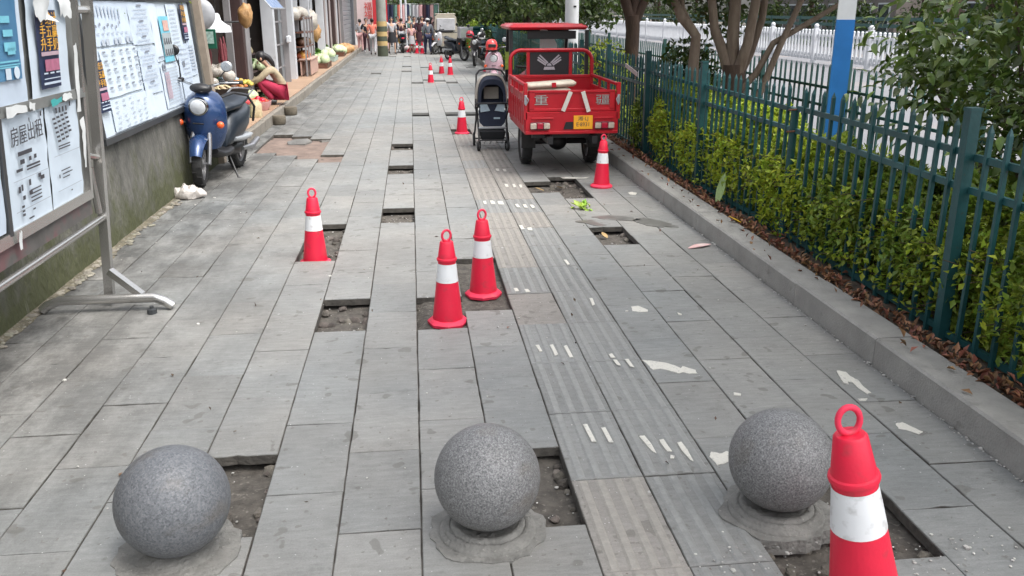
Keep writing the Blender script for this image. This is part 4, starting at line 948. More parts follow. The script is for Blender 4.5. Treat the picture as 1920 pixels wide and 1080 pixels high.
# front wall and headboard
panel(-W2,W2,ZB,.995,L_-.012,L_+.012).build('front_panel', m_tr, T)
MB().box((0,L_,1.0), (2*W2+.02,.04,.04), bev=.006).build('front_rail', m_tr, T)
arch = [(-W2,L_,.55),(-W2,L_,1.18)]+[(-W2+.13-.13*math.cos(a),L_,1.19+.13*math.sin(a)) for a in (.3,.7,1.1,1.5)]
arch = arch+[(-x,y,z) for x,y,z in arch[::-1]]
MB().tube(arch, .024, 12).build('headboard_hoop', m_tr, T, smooth=60)
for x in (-.295,.245): MB().box((x,L_,1.16), (.042,.03,.30), bev=.004).build('headboard_upright', m_tr, T)
hp = MB().box((-.025,L_+.006,1.155), (.50,.012,.29)).build('headboard_panel', mat('black painted plate', (.020,.020,.023), .45, .15, 6), T, smooth=0)
eb = MB()
for sx_ in (-1,1):
    for k, (x0,z0,x1,z1) in enumerate([(.018,1.165,.125,1.262),(.035,1.155,.145,1.235),(.045,1.138,.150,1.206),(.060,1.118,.140,1.175)]):
        if k == 3: continue
        eb.bar((-.025+sx_*x0,L_-.004,z0), (-.025+sx_*x1,L_-.004,z1), .004, .017, up=(0,0,1))
eb.prism([(-.055,1.13),(.005,1.13),(-.003,1.153),(-.025,1.162),(-.047,1.153)], L_-.006, L_-.001, axis='Y')
eb.prism([(-.098,1.082),(.048,1.082),(.036,1.118),(-.086,1.118)], L_-.006, L_-.001, axis='Y')
eb.build('wing_emblem', mat('silver print', (.42,.41,.44), .5, .15, 60), hp, smooth=0)
Mt = lambda x, z, y=-.014: Matrix(((1,0,0,x),(0,0,-1,y),(0,1,0,z),(0,0,0,1)))
text('重', .12, m_emb, tgo, Mt(-.345,.845,-.016), 'embossed_lettering', .004, sx=1.4)
text('疆', .12, m_emb, tgo, Mt(.345,.845,-.016), 'embossed_lettering', .004, sx=1.4)
for (x0,z0,x1,z1) in ((-.02,.945,-.105,.735),(.115,.945,.185,.725)):
    MB().bar((x0,-.040,z0), (x1,-.044,z1), .045, .005, up=(0,-1,0)).build('reflective_strip', m_wsign, T, smooth=0)
m_lampg = mat('dirty lamp lens', (.50,.42,.34), .3, .2, 40, coat=.4); m_lampr = mat('red lamp lens', srgb(170,20,50), .3, .1, 40, coat=.4)
for x in (-.36,.365):
    hs_ = MB().box((x,-.046,.575), (.215,.024,.085), bev=.008).build('tail_light', mat('dark red housing', (.10,.012,.02), .4, .1, 9), T)
    for dx, mm in ((-.075,m_lampg),(0,m_lampr),(.075,m_lampg)): MB().box((x+dx,-.064,.575), (.068,.014,.062), bev=.006).build('lens', mm, hs_)
pl = MB().box((.125,-.040,.610), (.215,.006,.150), bev=.002).build('number_plate', m_yel, T)
text('湘·LJ', .052, m_ink, pl, Mt(.125,.648,-.0435), 'plate_lettering', .001, sx=1.15); text('E·8931', .062, m_ink, pl, Mt(.125,.585,-.0435), 'plate_lettering', .001, sx=.92)
MB().prism([(-.095,.535),(.012,.535),(.012,.615),(-.07,.615)], -.040, -.033, axis='Y').build('reflector_patch', m_blk, T, smooth=0)
# running gear
for sx_, in ((-1,),(1,)):
    wheel(T, (sx_*.40,.92,.27), .27, .125, 'rear_wheel', spokes=6)
    MB().box((sx_*.40,.60,.40), (.17,.012,.34), rot=(.15,0,0), bev=.004).build('mud_flap', m_rubber, T)
    MB().box((sx_*.25,1.2,.42), (.06,2.6,.08)).build('chassis_rail', m_blk, T)
    MB().bar((sx_*.32,.45,.36),(sx_*.32,1.4,.36), .06, .035).build('leaf_spring', m_blk, T)
MB().tube([(-.40,.92,.27),(.40,.92,.27)], .035, 10).ball((0,.92,.27), (.12,.11,.11), 14, 10).build('rear_axle', m_blk, T)
MB().box((0,.10,.45), (.86,.05,.05)).build('rear_crossmember', m_blk, T)
MB().box((.1,1.9,.42), (.5,.6,.25), bev=.03).build('battery_box', m_blk, T)
wheel(T, (0,2.72,.25), .25, .11, 'front_wheel', spokes=6)
MB().tube([(-.09,2.72,.25),(-.09,2.62,.62),(0,2.55,.85)], .022, 8).tube([(.09,2.72,.25),(.09,2.62,.62),(0,2.55,.85)], .022, 8).build('front_fork', m_blk, T)
MB().tube([(-.36,2.20,1.08),(-.15,2.42,1.06),(0,2.46,1.02),(.15,2.42,1.06),(.36,2.20,1.08)], .014, 8).build('handlebar', m_blk, T)
loft([(2.50,.70,.30,.26),(2.62,.74,.33,.30),(2.80,.70,.28,.26),(2.95,.62,.18,.18),(3.0,.6,.08,.08)], 18).build('front_cowl', m_tr, T, smooth=60)
MB().box((0,1.86,.66), (.62,.42,.16), bev=.03).box((0,1.68,.92), (.6,.10,.36), rot=(-.12,0,0), bev=.03).build('driver_seat', m_blk, T)
MB().box((0,2.2,.40), (.80,.9,.03)).build('cab_floor', m_tr, T, smooth=0)
# cab frame and roof
for x, y, yt in ((-.50,1.58,1.60),(.47,1.60,1.62)): MB().bar((x,y,.55), (x,yt,1.56), .045, .045, up=(0,1,0)).build('cab_post', m_blk, T, smooth=0)
for x in (-.44,.37): MB().bar((x,2.72,.85), (x,2.50,1.56), .04, .04, up=(0,1,0)).build('windscreen_post', m_blk, T, smooth=0)
MB().bar((-.44,2.5,1.55),(.37,2.5,1.55), .03, .04).bar((-.44,2.5,1.55),(-.44,2.52,1.53),.03,.03).build('windscreen_frame', m_blk, T, smooth=0)
MB().add([(-.42,2.695,.92),(.35,2.695,.92),(.35,2.505,1.53),(-.42,2.505,1.53)], [(0,1,2,3)]).build('windscreen', mat('windscreen glass', (.9,.95,.95), .05, .02, 5, trans=1, alpha=.25), T, smooth=0)
rf = MB().box((-.035,2.08,1.592), (.99,1.14,.055), bev=.022).box((-.035,2.08,1.618), (.90,1.02,.03), bev=.012)
rf.build('roof', m_tr, T)
MB().box((.02,1.62,1.50), (.62,.02,.10), bev=.004).build('rear_valance', m_blk, T)
MB().prism([(-.03,1.16),(-.03,1.56),(.06,1.55),(.14,1.48),(.20,1.36),(.21,1.16)], 2.30, 2.312, axis='Y').build('wiper_cover', mat('white cab panel', (.70,.72,.72), .4, .05, 4), T, smooth=0)
MB().box((-.41,2.58,1.14), (.12,.012,.24)).build('yellow_green_leaflet', mat('lime leaflet', (.38,.48,.08), .6, .3, 30), T, smooth=0)
# wrapped packages in the bed
m_wrap = mat('cream plastic wrap', (.62,.54,.43), .35, .1, 12, bump=.8, bscale=22)
for i, (x, z, ln, a, lab) in enumerate(((1.53,1.005,.56,.06,'upper cream wrapped pack with a red mark lying in the tricycle bed'),(1.51,.935,.50,.02,'lower cream wrapped pack lying in the tricycle bed'))):
    b = MB().box((0,0,0), (ln,.26,.062), bev=.022); 
    o = b.build('wrapped_pack', m_wrap, None, loc=(x,9.80+.02*i,z), rot=(0,-.055 if i == 0 else -.01,a), smooth=50, label=lab, cat='package')
    if i == 0: MB().box((.02,-.129,0), (.05,.006,.05)).build('red_mark', m_tr, o, smooth=0)
MB().box((0,0,0), (.62,.45,.385), bev=.012).build('cardboard_box', mat('brown cardboard', (.26,.15,.07), .8, .15, 12), None, loc=(1.53,9.92,.708), label='brown cardboard box under the wrapped packs in the tricycle bed', cat='cardboard box')
# ================================================= PLATFORM AND SHOPS
m_plat = mat('orange beige floor tile', (.36,.24,.16), .55, .12, 3, objvar=.12, spots=(6,.6,.1,(.22,.16,.12))); m_edge = mat('worn edge stone', (.21,.19,.16), .85, .25, 6, bump=1, bscale=30, objvar=.1)
plat = MB().box((-4.75,28.5,.06), (4.7,33.4,.18)).build('shop_platform', m_edge, kind='structure', smooth=0)
tm = MB().box((0,0,0), (.594,.594,.02), bev=.002).mesh('floor_tile', m_plat, 0)
for i in range(3):
    for j in range(55): link('floor_tile', tm, plat, (-2.70-.6*i, 12.1+.6*j, .158+random.uniform(-.001,.001)))
em = MB().box((0,.5,0), (.10,.99,.20), bev=.012)
em.v = [(x+.006*noise.noise(Vector((x*9,y*6,z*9))), y, z+.006*noise.noise(Vector((x*9,y*6,z*9+4)))) for x,y,z in em.v]; em = em.mesh('edge_stone', m_edge, 40)
for j in range(33): link('edge_stone', em, plat, (-2.355+random.uniform(-.008,.008), 11.95+j, .065+random.uniform(-.004,.004)))
for i, (x, y, lab) in enumerate(((-2.22,14.75,'short round stone block at the platform edge, nearer the scooter'),(-2.20,16.1,'short round stone block at the platform edge beside the squatting woman'))):
    b = MB().lathe([(.10,0),(.115,.02),(.12,.12),(.11,.145),(.0,.15)], 18); b.v = [(a*(1+.08*noise.noise(Vector((a*9,c*9,i*3)))), c, d) for a,c,d in b.v]
    b.build('stone_block', mat('rough block stone', (.14,.12,.09), .9, .3, 9, bump=1), None, loc=(x,y,.0), smooth=60, label=lab, cat='stone block')
m_white = mat('white painted frame', (.58,.60,.63), .45, .06, 4, objvar=.1, spots=(5,.62,.1,(.34,.33,.32)), spotamt=.5); m_brown = mat('brown wood post', (.055,.030,.028), .6, .25, 5, stretch=(4,4,.5)); m_gpil = mat('grey render', (.25,.24,.245), .8, .12, 3)
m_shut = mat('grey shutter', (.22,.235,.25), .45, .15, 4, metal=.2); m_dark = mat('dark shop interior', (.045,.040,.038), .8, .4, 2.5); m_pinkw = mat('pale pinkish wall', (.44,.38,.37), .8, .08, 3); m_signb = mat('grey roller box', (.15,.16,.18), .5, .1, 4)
m_terr = mat('grey brown wall', (.16,.14,.13), .85, .2, 3)
SX = -3.0
shops = [  # y0, y1, wall mat, pillar at y1 (mat, width), label, kind of front
 (11.2,16.0,m_pinkw,(m_brown,.20),'open vegetable shop with pale pinkish walls next to the notice board wall','open'),
 (16.0,19.6,m_terr,(m_white,.26),'dark open shop front behind the squatting woman','goods'),
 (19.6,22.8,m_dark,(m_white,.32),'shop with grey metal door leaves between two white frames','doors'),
 (22.8,26.4,m_terr,(m_white,.22),'shop front with brown glazed cupboard between white frames','open'),
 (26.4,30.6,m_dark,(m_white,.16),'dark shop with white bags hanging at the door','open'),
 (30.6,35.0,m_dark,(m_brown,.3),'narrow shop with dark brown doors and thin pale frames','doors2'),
 (35.0,39.5,m_terr,(m_gpil,.3),'far shop with pale slatted doors','doors2'),
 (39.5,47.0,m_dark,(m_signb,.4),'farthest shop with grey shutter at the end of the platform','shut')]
for i, (y0, y1, wm, (pmat, pw), lab, kind) in enumerate(shops):
    o = empty('shop', (SX,y0,.15), label=lab, cat='shop', group=None); Lg = y1-y0
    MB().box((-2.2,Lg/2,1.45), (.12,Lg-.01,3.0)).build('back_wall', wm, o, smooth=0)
    MB().box((-1.15,.06,1.45), (2.2,.11,3.0)).build('side_wall', wm, o, smooth=0)
    MB().box((.02,Lg-pw/2,1.6), (.24,pw,3.3)).build('pillar', pmat, o, smooth=0)
    MB().box((-.9,Lg/2,3.05), (2.7,Lg-.02,.14)).build('ceiling', m_gpil, o, smooth=0)
    MB().box((.08,Lg/2-pw/2,2.62), (.16,Lg-pw-.02,.52)).build('fascia', m_signb if i % 2 else m_white, o, smooth=0)
    MB().box((-.9,Lg/2,4.7), (2.6,Lg-.02,3.1)).build('upper_wall', m_gpil if i % 2 else m_pinkw, o, smooth=0)
    for k in range(2):
        w_ = MB().box((.41,Lg*(.27+.45*k),4.6), (.04,Lg*.28,1.2)).build('window', m_white, o, smooth=0); MB().box((.435,Lg*(.27+.45*k),4.6), (.02,Lg*.24,1.06)).build('pane', mat('dark glass', (.03,.04,.05), .08, .1, 3, spec=.8), w_, smooth=0)
    if kind == 'open':
        MB().box((.0,.35,1.5), (.08,.07,3.0)).build('door_post', m_gpil if i == 0 else m_brown, o, smooth=0)
        MB().box((.02,Lg-pw-.55 if i == 0 else 1.4,1.5), (.10,.09,3.0)).build('door_post', m_white if i != 0 else m_gpil, o, smooth=0)
    if kind == 'goods':
        MB().box((.02,.32,1.5), (.22,.42,3.0)).build('door_post', m_gpil, o, smooth=0)
        MB().box((-.8,2.4,1.1), (.06,.9,2.1)).build('inner_door', m_shut, o, smooth=0)
        MB().box((-.76,2.4,1.3), (.02,.12,.5)).build('door_panel', m_dark, o, smooth=0)
    if kind == 'doors':
        for k in range(3):
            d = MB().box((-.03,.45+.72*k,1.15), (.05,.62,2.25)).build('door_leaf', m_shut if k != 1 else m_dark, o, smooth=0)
            for q in range(4): MB().box((.0,.45+.72*k,.4+.5*q), (.02,.5,.035)).build('door_rib', m_gpil, d, smooth=0)
        MB().box((.06,2.02,1.0), (.12,.09,2.0)).build('door_post', m_gpil, o, smooth=0)
        MB().box((.14,1.95,1.0), (.10,.20,.16), bev=.02).build('meter_box', m_white, o)
    if kind == 'doors2':
        for k in range(6):
            MB().box((.02,.35+Lg*.145*k,1.3), (.08,.13,2.6)).build('door_frame', (m_white, m_brown, m_pinkw)[k % 3], o, smooth=0)
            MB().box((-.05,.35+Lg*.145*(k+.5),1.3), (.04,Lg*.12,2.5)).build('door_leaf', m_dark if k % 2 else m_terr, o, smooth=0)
    if kind == 'shut':
        for k in range(12): MB().box((.0,Lg/2-.2,.12+.2*k), (.04,Lg-1,.185), bev=.01).build('shutter_slat', m_shut, o)
# folded blue awning and hanging things over the first shop
m_awn = mat('blue grey awning', (.16,.22,.34), .7, .1, 5, stretch=(1,6,1))
aw = empty('awning', (-2.95,16.4,2.45), label='blue grey striped awning hanging over the vegetable stall', cat='awning')
for k in range(9):
    MB().add([(0,.18*k,.02*(k%2)),(0,.18*k+.17,.02*(k%2)),(.52,.18*k+.17,-.62),(.52,.18*k,-.62)], [(0,1,2,3)]).build('awning_strip', m_awn, aw, smooth=0, fixn=False)
MB().tube([(.52,-.05,-.62),(.52,1.65,-.62)], .015, 8).tube([(0,0,0),(.52,0,-.62)], .012, 6).build('awning_frame', m_silver, aw)
def hang(name, loc, lab, cat): return empty(name, loc, label=lab, cat=cat)
lp = hang('hanging_lamp', (-2.74,13.2,1.60), 'white bell shaped lamp shade hanging over the stall', 'lamp')
MB().lathe([(.20,-.10),(.185,-.02),(.12,.02),(.07,.06),(.05,.14),(.03,.16),(.0,.16)], 24).build('lamp_shade', mat('white enamel', (.72,.74,.76), .3, .04, 6), lp, smooth=60)
MB().tube([(0,0,.15),(0,0,1.3)], .006, 6).build('cord', m_blk, lp)
MB().tube([(-.3,-.05,.04),(.3,.06,.04)], .014, 8).build('cross_arm', m_blk, lp)
fn = hang('wall_fan', (-2.78,12.35,1.75), 'grey round wall fan at the right end of the notice wall', 'fan')
MB().lathe([(.0,-.05),(.12,-.05),(.20,-.02),(.21,.02),(.12,.05),(.0,.05)], 24, axis='Y').build('fan_cage', mat('grey fan cage', (.36,.37,.39), .5, .1, 20), fn, smooth=60)
MB().tube([(0,.05,0),(.0,.12,-.05),(0,.14,-.4)], .015, 8).build('fan_arm', m_blk, fn)
ck = hang('green_sign', (-2.80,12.75,1.42), 'small dark green sign with a white picture under the fan', 'sign')
MB().box((0,0,0), (.26,.03,.26), bev=.005).build('board', mat('dark green board', (.01,.10,.06), .4, .1, 9), ck)
MB().box((0,-.017,.02), (.20,.004,.16)).build('picture', mat('pale green picture', (.35,.50,.45), .4, .4, 30), ck, smooth=0)
m_meat = mat('dark pink cured meat', (.20,.05,.06), .5, .3, 18); m_bagp = mat('cloudy plastic bag', (.60,.56,.50), .3, .2, 12, bump=.8, bscale=25, transl=.3); m_bagb = mat('tan bread bag', (.42,.24,.10), .5, .25, 14, bump=.5)
for k, (x, y, z, n_, lab) in enumerate(((-2.86,14.0,1.32,7,'bunch of dark pink sausages hanging right of the lamp'),(-2.95,13.35,1.30,5,'pinkish hanging cloth and sausage bunch behind the lamp'))):
    o = hang('hanging_sausages', (x,y,z), lab, 'sausages')
    for i in range(n_): MB().tube([(.03*math.cos(i*2.4),.05*math.sin(i*2.4),.1-.02*i),(.05*math.cos(i*2.4),.07*math.sin(i*2.4),-.12-.03*i),(.03*math.cos(i*2.4+.5),.05*math.sin(i*2.4+.5),-.30-.02*i)], [.012,.024,.014], 8).build('sausage', m_meat, o)
    MB().tube([(0,0,.1),(0,0,1.5)], .004, 5).build('string', m_blk, o)
for k, (x, y, z, s_, mm, lab) in enumerate(((-2.62,14.9,1.72,.15,m_bagb,'tan bag of bread hanging above the stall next to the lamp'),(-2.92,27.0,1.5,.26,m_bagp,'large white plastic bag hanging at the dark shop door'),(-2.90,27.9,1.15,.22,m_bagb,'yellowish bag hanging below the large white bag'))):
    o = hang('hanging_bag', (x,y,z), lab, 'hanging bag')
    b = MB().ball((0,0,0), (s_*.8,s_*.8,s_*1.2), 18, 12); b.v = [tuple(q*(1+.3*noise.noise(Vector((v[0]*14,v[1]*14,v[2]*10+k)))) for q in v) for v in b.v]; b.build('bag', mm, o, smooth=60); MB().tube([(0,0,s_),(0,0,1.3)], .004, 5).build('string', m_blk, o)

# ---- produce
def pile(name, c, rx, ry, h, n, r, m, label, cat='vegetables', shape='ball', seed=0):
    rnd = random.Random(seed); mb = MB()
    for i in range(n):
        a = rnd.random()*2*PI; q = math.sqrt(rnd.random()); x, y = math.cos(a)*q*rx, math.sin(a)*q*ry; z = h*(1-q*q)*rnd.uniform(.3,1)+r*.5
        rr = r*rnd.uniform(.75,1.25)
        if shape == 'ball': mb.ball((x,y,z), (rr,rr,rr*.85), 10, 7, rot=(rnd.random(),rnd.random(),0), jit=.12)
        elif shape == 'long': mb.ball((x,y,z), (rr*2.6,rr*.6,rr*.6), 8, 6, rot=(rnd.random()*.5,rnd.random()*.6,rnd.random()*6), jit=.15)
        else:
            for k in range(5): mb.ball((x+rnd.uniform(-r,r)*.7,y+rnd.uniform(-r,r)*.7,z+rnd.uniform(0,r)), (rr*.9,rr*.5,rr*.12), 7, 4, rot=(rnd.uniform(-1,1),rnd.uniform(-1,1),rnd.random()*6), jit=.3)
    return mb.build(name, m, None, loc=c, smooth=60, fixn=False, label=label, cat=cat)
m_cab = mat('pale green cabbage', (.42,.52,.26), .5, .18, 22, bump=.6, bscale=30, col2=(.56,.62,.42)); m_green = mat('leaf vegetable green', (.07,.16,.02), .6, .4, 20, island=.35); m_tom = mat('tomato red', (.55,.035,.02), .3, .15, 12, island=.2); m_cream = mat('cream root', (.50,.40,.25), .6, .25, 16, island=.2)
m_orange2 = mat('orange brown goods', (.45,.16,.04), .5, .3, 16, island=.3); m_brn = mat('brown goods', (.12,.06,.03), .6, .3, 14, island=.3); m_rpk = mat('red packets', (.55,.09,.07), .4, .3, 20, island=.3); m_yelv = mat('yellow goods', (.55,.42,.08), .5, .25, 16, island=.2)
def basket(loc, rx, ry, h, m, label, cat='crate', rnd_=False, legs=0):
    o = empty('crate' if not rnd_ else 'basket', loc, label=label, cat=cat)
    if rnd_:
        MB().lathe([(rx*.7,0),(rx*.92,h*.5),(rx,h),(rx*.96,h),(rx*.88,h*.5),(rx*.66,.02),(.0,.02)], 28, sy=ry/rx).build('bowl', m, o, smooth=50)
    else:
        for a in (-1,1):
            MB().box((a*rx,0,h/2), (.02,2*ry,h), bev=.004).build('side', m, o); MB().box((0,a*ry,h/2), (2*rx,.02,h), bev=.004).build('end', m, o)
        MB().box((0,0,.012), (2*rx,2*ry,.02)).build('bottom', m, o); 
        MB().box((0,-ry,h), (2*rx+.05,.03,.02)).box((0,ry,h), (2*rx+.05,.03,.02)).box((rx,0,h), (.03,2*ry,.02)).box((-rx,0,h), (.03,2*ry,.02)).build('rim', m, o)
    for k in range(legs):
        a = PI/4+k*PI/2; MB().tube([(rx*.6*math.cos(a),ry*.6*math.sin(a),0),(rx*.7*math.cos(a),ry*.7*math.sin(a),-loc[2]+.17)], .02, 8).build('leg', m_blk, o)
    return o
m_wok = mat('black iron tray', (.025,.022,.02), .55, .2, 9)
basket((-2.78,13.25,.60), .42, .50, .14, m_wok, 'wide round black tray on legs heaped with bagged goods', 'tray', True, 4)
pile('bagged_goods', (-2.95,13.1,.70), .22, .3, .14, 16, .06, m_bagp, 'heap of pale plastic bagged goods on the left of the black tray', 'bagged goods', seed=1)
pile('brown_goods', (-2.66,13.15,.71), .15, .16, .08, 16, .04, m_brn, 'small brown heap in the middle of the black tray', seed=2)
pile('orange_goods', (-2.55,13.35,.71), .12, .15, .08, 14, .035, m_orange2, 'orange brown heap at the right of the black tray', seed=3)
pile('yellow_goods', (-2.50,13.55,.72), .14, .14, .07, 12, .035, m_yelv, 'yellow heap at the far right rim of the black tray', seed=4)
pile('peeled_roots', (-2.70,12.92,.70), .22, .10, .06, 16, .028, m_cream, 'cream peeled roots along the front of the black tray', seed=5, shape='long')
m_crg = mat('pale green plastic crate', (.33,.42,.38), .5, .1, 9); m_crp = mat('pink plastic basket', (.60,.32,.31), .5, .1, 9); m_lblu = mat('pale blue basin', (.35,.52,.60), .4, .1, 9)
basket((-2.86,14.05,.17), .26, .42, .17, m_crg, 'pale green plastic crate of leafy greens behind the scooter')
pile('leafy_greens', (-2.86,14.05,.29), .24, .38, .12, 46, .05, m_green, 'leafy greens heaped in the pale green crate', shape='leaf', seed=6)
basket((-2.62,15.45,.17), .20, .25, .15, m_crp, 'pink plastic basket of tomatoes by the squatting woman', 'basket', True)
pile('tomatoes', (-2.62,15.45,.27), .16, .2, .08, 24, .042, m_tom, 'red tomatoes in the pink basket', 'tomatoes', seed=7)
pile('red_packets', (-2.88,14.95,.30), .2, .28, .10, 22, .06, m_rpk, 'red and pink packets heaped between the crate and the tomatoes', 'packets', seed=8)
basket((-2.88,14.95,.17), .22, .3, .12, m_crg, 'pale green crate under the red packets')
jr = MB().lathe([(.09,0),(.095,.03),(.095,.20),(.07,.24),(.06,.27),(.0,.27)], 18).build('plastic_jar', mat('beige plastic jug', (.55,.45,.28), .4, .3, 12), None, loc=(-2.50,14.35,.17), smooth=50, label='beige plastic jug standing on the platform in front of the crates', cat='jug')
b = MB().box((0,0,.02), (.42,.5,.05), bev=.015); b.v = [(x,y,z+.012*noise.noise(Vector((x*9,y*9,0)))) for x,y,z in b.v]; b.build('folded_cloth', mat('pinkish cloth', (.50,.38,.37), .85, .1, 9), None, loc=(-2.66,13.0,.17), label='pinkish white folded cloth lying on the platform corner', cat='cloth')
pile('cabbage', (-2.86,15.95,.25), .07, .1, .05, 3, .14, m_cab, 'large pale cabbages beside the tomatoes', 'cabbages', seed=9)
# stepped stall behind the squatting woman
stl = empty('market_stall', (-2.98,17.2,.15), label='stepped wooden stall of vegetables behind the squatting woman', cat='stall')
for k, (x, z) in enumerate(((.12,.28),(-.08,.55),(-.28,.82))):
    MB().box((x,.3,z), (.26,1.9,.03)).build('shelf', m_brown, stl, smooth=0)
    for y in (-.6,1.2): MB().box((x,y,z/2), (.04,.04,z)).build('leg', m_brown, stl, smooth=0)
basket((-2.86,16.9,.44), .17, .26, .08, mat('brown wicker', (.20,.11,.06), .8, .3, 60), 'lower brown wicker tray on the stepped stall', 'tray', True)
pile('white_radishes', (-2.88,16.9,.52), .13, .2, .06, 12, .035, m_cream, 'cream roots in the lower wicker tray', shape='long', seed=10)
pile('cabbages', (-2.98,17.5,.74), .1, .4, .06, 9, .10, m_cab, 'pale cabbages on the middle step of the stall', 'cabbages', seed=11)
pile('leafy_greens', (-3.04,16.95,.80), .14, .25, .14, 30, .055, m_green, 'bright leafy greens on the middle step of the stall', shape='leaf', seed=12)
pile('paper_packets', (-3.2,17.4,1.02), .12, .5, .10, 16, .07, m_cream, 'beige packets on the top step of the stall', 'packets', seed=13)
pile('red_peppers', (-3.18,16.6,1.0), .1, .14, .05, 12, .035, m_rpk, 'small red heap at the near end of the top step', seed=14)
b = MB().prism([(0,0),(.42,-.05),(.46,.10),(.40,.22),(.05,.16)], -.02, .02, axis='X').build('paper_fan', m_bagp, None, loc=(-3.05,16.8,1.05), rot=(.2,.5,.2), label='pale paper sheet standing on the top step of the stall', cat='paper')
pile('dark_leaves', (-2.72,17.3,.22), .2, .5, .14, 36, .05, mat('dark greens', (.02,.06,.015), .6, .3, 20, island=.3), 'dark green leaves on the platform in front of the stall', shape='leaf', seed=15)
for i, (x, y, z, m_, lab) in enumerate(((-3.1,12.9,.62,m_yelv,'yellow goods on the rear ledge under the fan'),(-3.15,13.8,.70,m_rpk,'red packets on the rear ledge behind the black tray'),(-3.1,14.6,.62,m_green,'greens on the rear ledge behind the crates'),(-3.15,15.3,.66,m_cream,'cream packets on the rear ledge near the brown post'))):
    pile('ledge_goods', (x,y,z), .16, .34, .14, 26, .06, m_, lab, 'goods', seed=70+i, shape='leaf' if m_ is m_green else 'ball')
ldg = empty('goods_table', (-3.15,14.1,.15), label='long brown table carrying goods behind the black tray', cat='table')
MB().box((0,0,.44), (.42,3.1,.04)).build('top', m_brown, ldg, smooth=0)
for a_ in (-1,1):
    for b_ in (-1,1): MB().box((a_*.17,b_*1.45,.21), (.05,.05,.42)).build('leg', m_brown, ldg, smooth=0)
pile('plastic_bags', (-2.96,13.9,.80), .2, .5, .16, 12, .09, m_bagp, 'cloudy plastic bags heaped behind the black tray', 'plastic bags', seed=80)
pile('pale_blue_basin_goods', (-2.9,14.45,.72), .14, .2, .05, 10, .05, m_lblu, 'pale blue wrapped goods above the green crate', 'goods', seed=81)
# cupboard
cb = empty('glazed_cupboard', (-2.86,24.3,.15), label='brown glazed cupboard of jars standing between white shop frames', cat='cupboard')
MB().box((-.2,0,.75), (.04,1.9,1.5)).build('back', m_brown, cb, smooth=0)
for z in (.40,.75,1.1,1.45): MB().box((0,0,z), (.36,1.9,.03)).build('shelf', m_brn, cb, smooth=0)
for y in (-.95,-.3,.35,.95): MB().box((.17,y,.75), (.04,.05,1.5)).build('frame_post', m_gpil, cb, smooth=0)
pile('jars', (-2.86,24.3,.6), .1, .8, .02, 22, .11, m_orange2, 'orange brown jars on the lower cupboard shelf', 'jars', seed=16)
pile('jars', (-2.86,24.3,.95), .1, .8, .02, 20, .10, m_brn, 'dark brown jars on the middle cupboard shelf', 'jars', seed=17)
pile('white_sacks', (-2.9,23.9,1.62), .14, .7, .1, 9, .16, m_bagp, 'white sacks piled on top of the glazed cupboard', 'sacks', seed=18)
bn = empty('slatted_bench', (-2.62,24.2,.17), label='pinkish wooden slatted bench in front of the glazed cupboard', cat='bench'); m_pkw = mat('pinkish wood', (.50,.33,.27), .7, .12, 5)
for k in range(6): MB().box((.03,-.75+.3*k,.22), (.025,.20,.36)).build('slat', m_pkw, bn, smooth=0)
MB().box((-.1,0,.42), (.32,1.75,.03)).build('seat', m_pkw, bn, smooth=0); MB().box((-.22,0,.2), (.03,1.7,.36)).build('back_panel', m_pkw, bn, smooth=0)
for i, (x, y, s_, lab) in enumerate(((-2.72,27.2,.20,'big pale cabbage heap nearest on the far part of the platform'),(-2.80,30.8,.2,'pale cabbages in the second far produce heap'),(-2.75,34.2,.2,'cabbages at the third far produce heap'))):
    basket((x,y,.17), .25, .7, .14, m_crg if i == 1 else m_brn, ('brown','pale green','dark')[i]+' low crate under the '+('nearest','second','third')[i]+' far heap of cabbages')
    pile('cabbages', (x,y,.30), .2, .55, .15, 11, .13, m_cab, lab, 'cabbages', seed=30+i)
    pile('leafy_greens', (x-.25,y+.9,.32), .25, .6, .32, 50, .07, m_green, 'green bunches behind the '+('nearest','second','third')[i]+' far heap of cabbages', shape='leaf', seed=40+i)
pile('beige_sacks', (-2.62,36.5,.25), .22, .9, .15, 12, .15, m_bagb, 'brown and beige sacks at the far platform edge', 'sacks', seed=50)

# ================================================= PEOPLE
m_skin = mat('skin', (.50,.30,.21), .5, .06, 20); m_hair = mat('black hair', (.012,.010,.011), .45, .3, 60)
def skin(name, pts, edges, rad, m, parent, sub=1, root=0):
    me = bpy.data.meshes.new(name); me.from_pydata(pts, edges, []); o = bpy.data.objects.new(name, me); C.objects.link(o)
    md = o.modifiers.new('s', 'SKIN'); md.use_smooth_shade = True; md.branch_smoothing = .6
    if not me.skin_vertices: 
        return None
    for i, r in enumerate(rad):
        me.skin_vertices[0].data[i].radius = (r, r) if not isinstance(r, tuple) else r
        me.skin_vertices[0].data[i].use_root = (i == root)
    sb = o.modifiers.new('b', 'SUBSURF'); sb.levels = sub
    dg = bpy.context.evaluated_depsgraph_get(); dg.update()
    n = bpy.data.meshes.new_from_object(o.evaluated_get(dg)); bpy.data.objects.remove(o); bpy.data.meshes.remove(me)
    n.materials.clear(); n.materials.append(m)
    for p in n.polygons: p.use_smooth = True
    return link(name, n, parent)
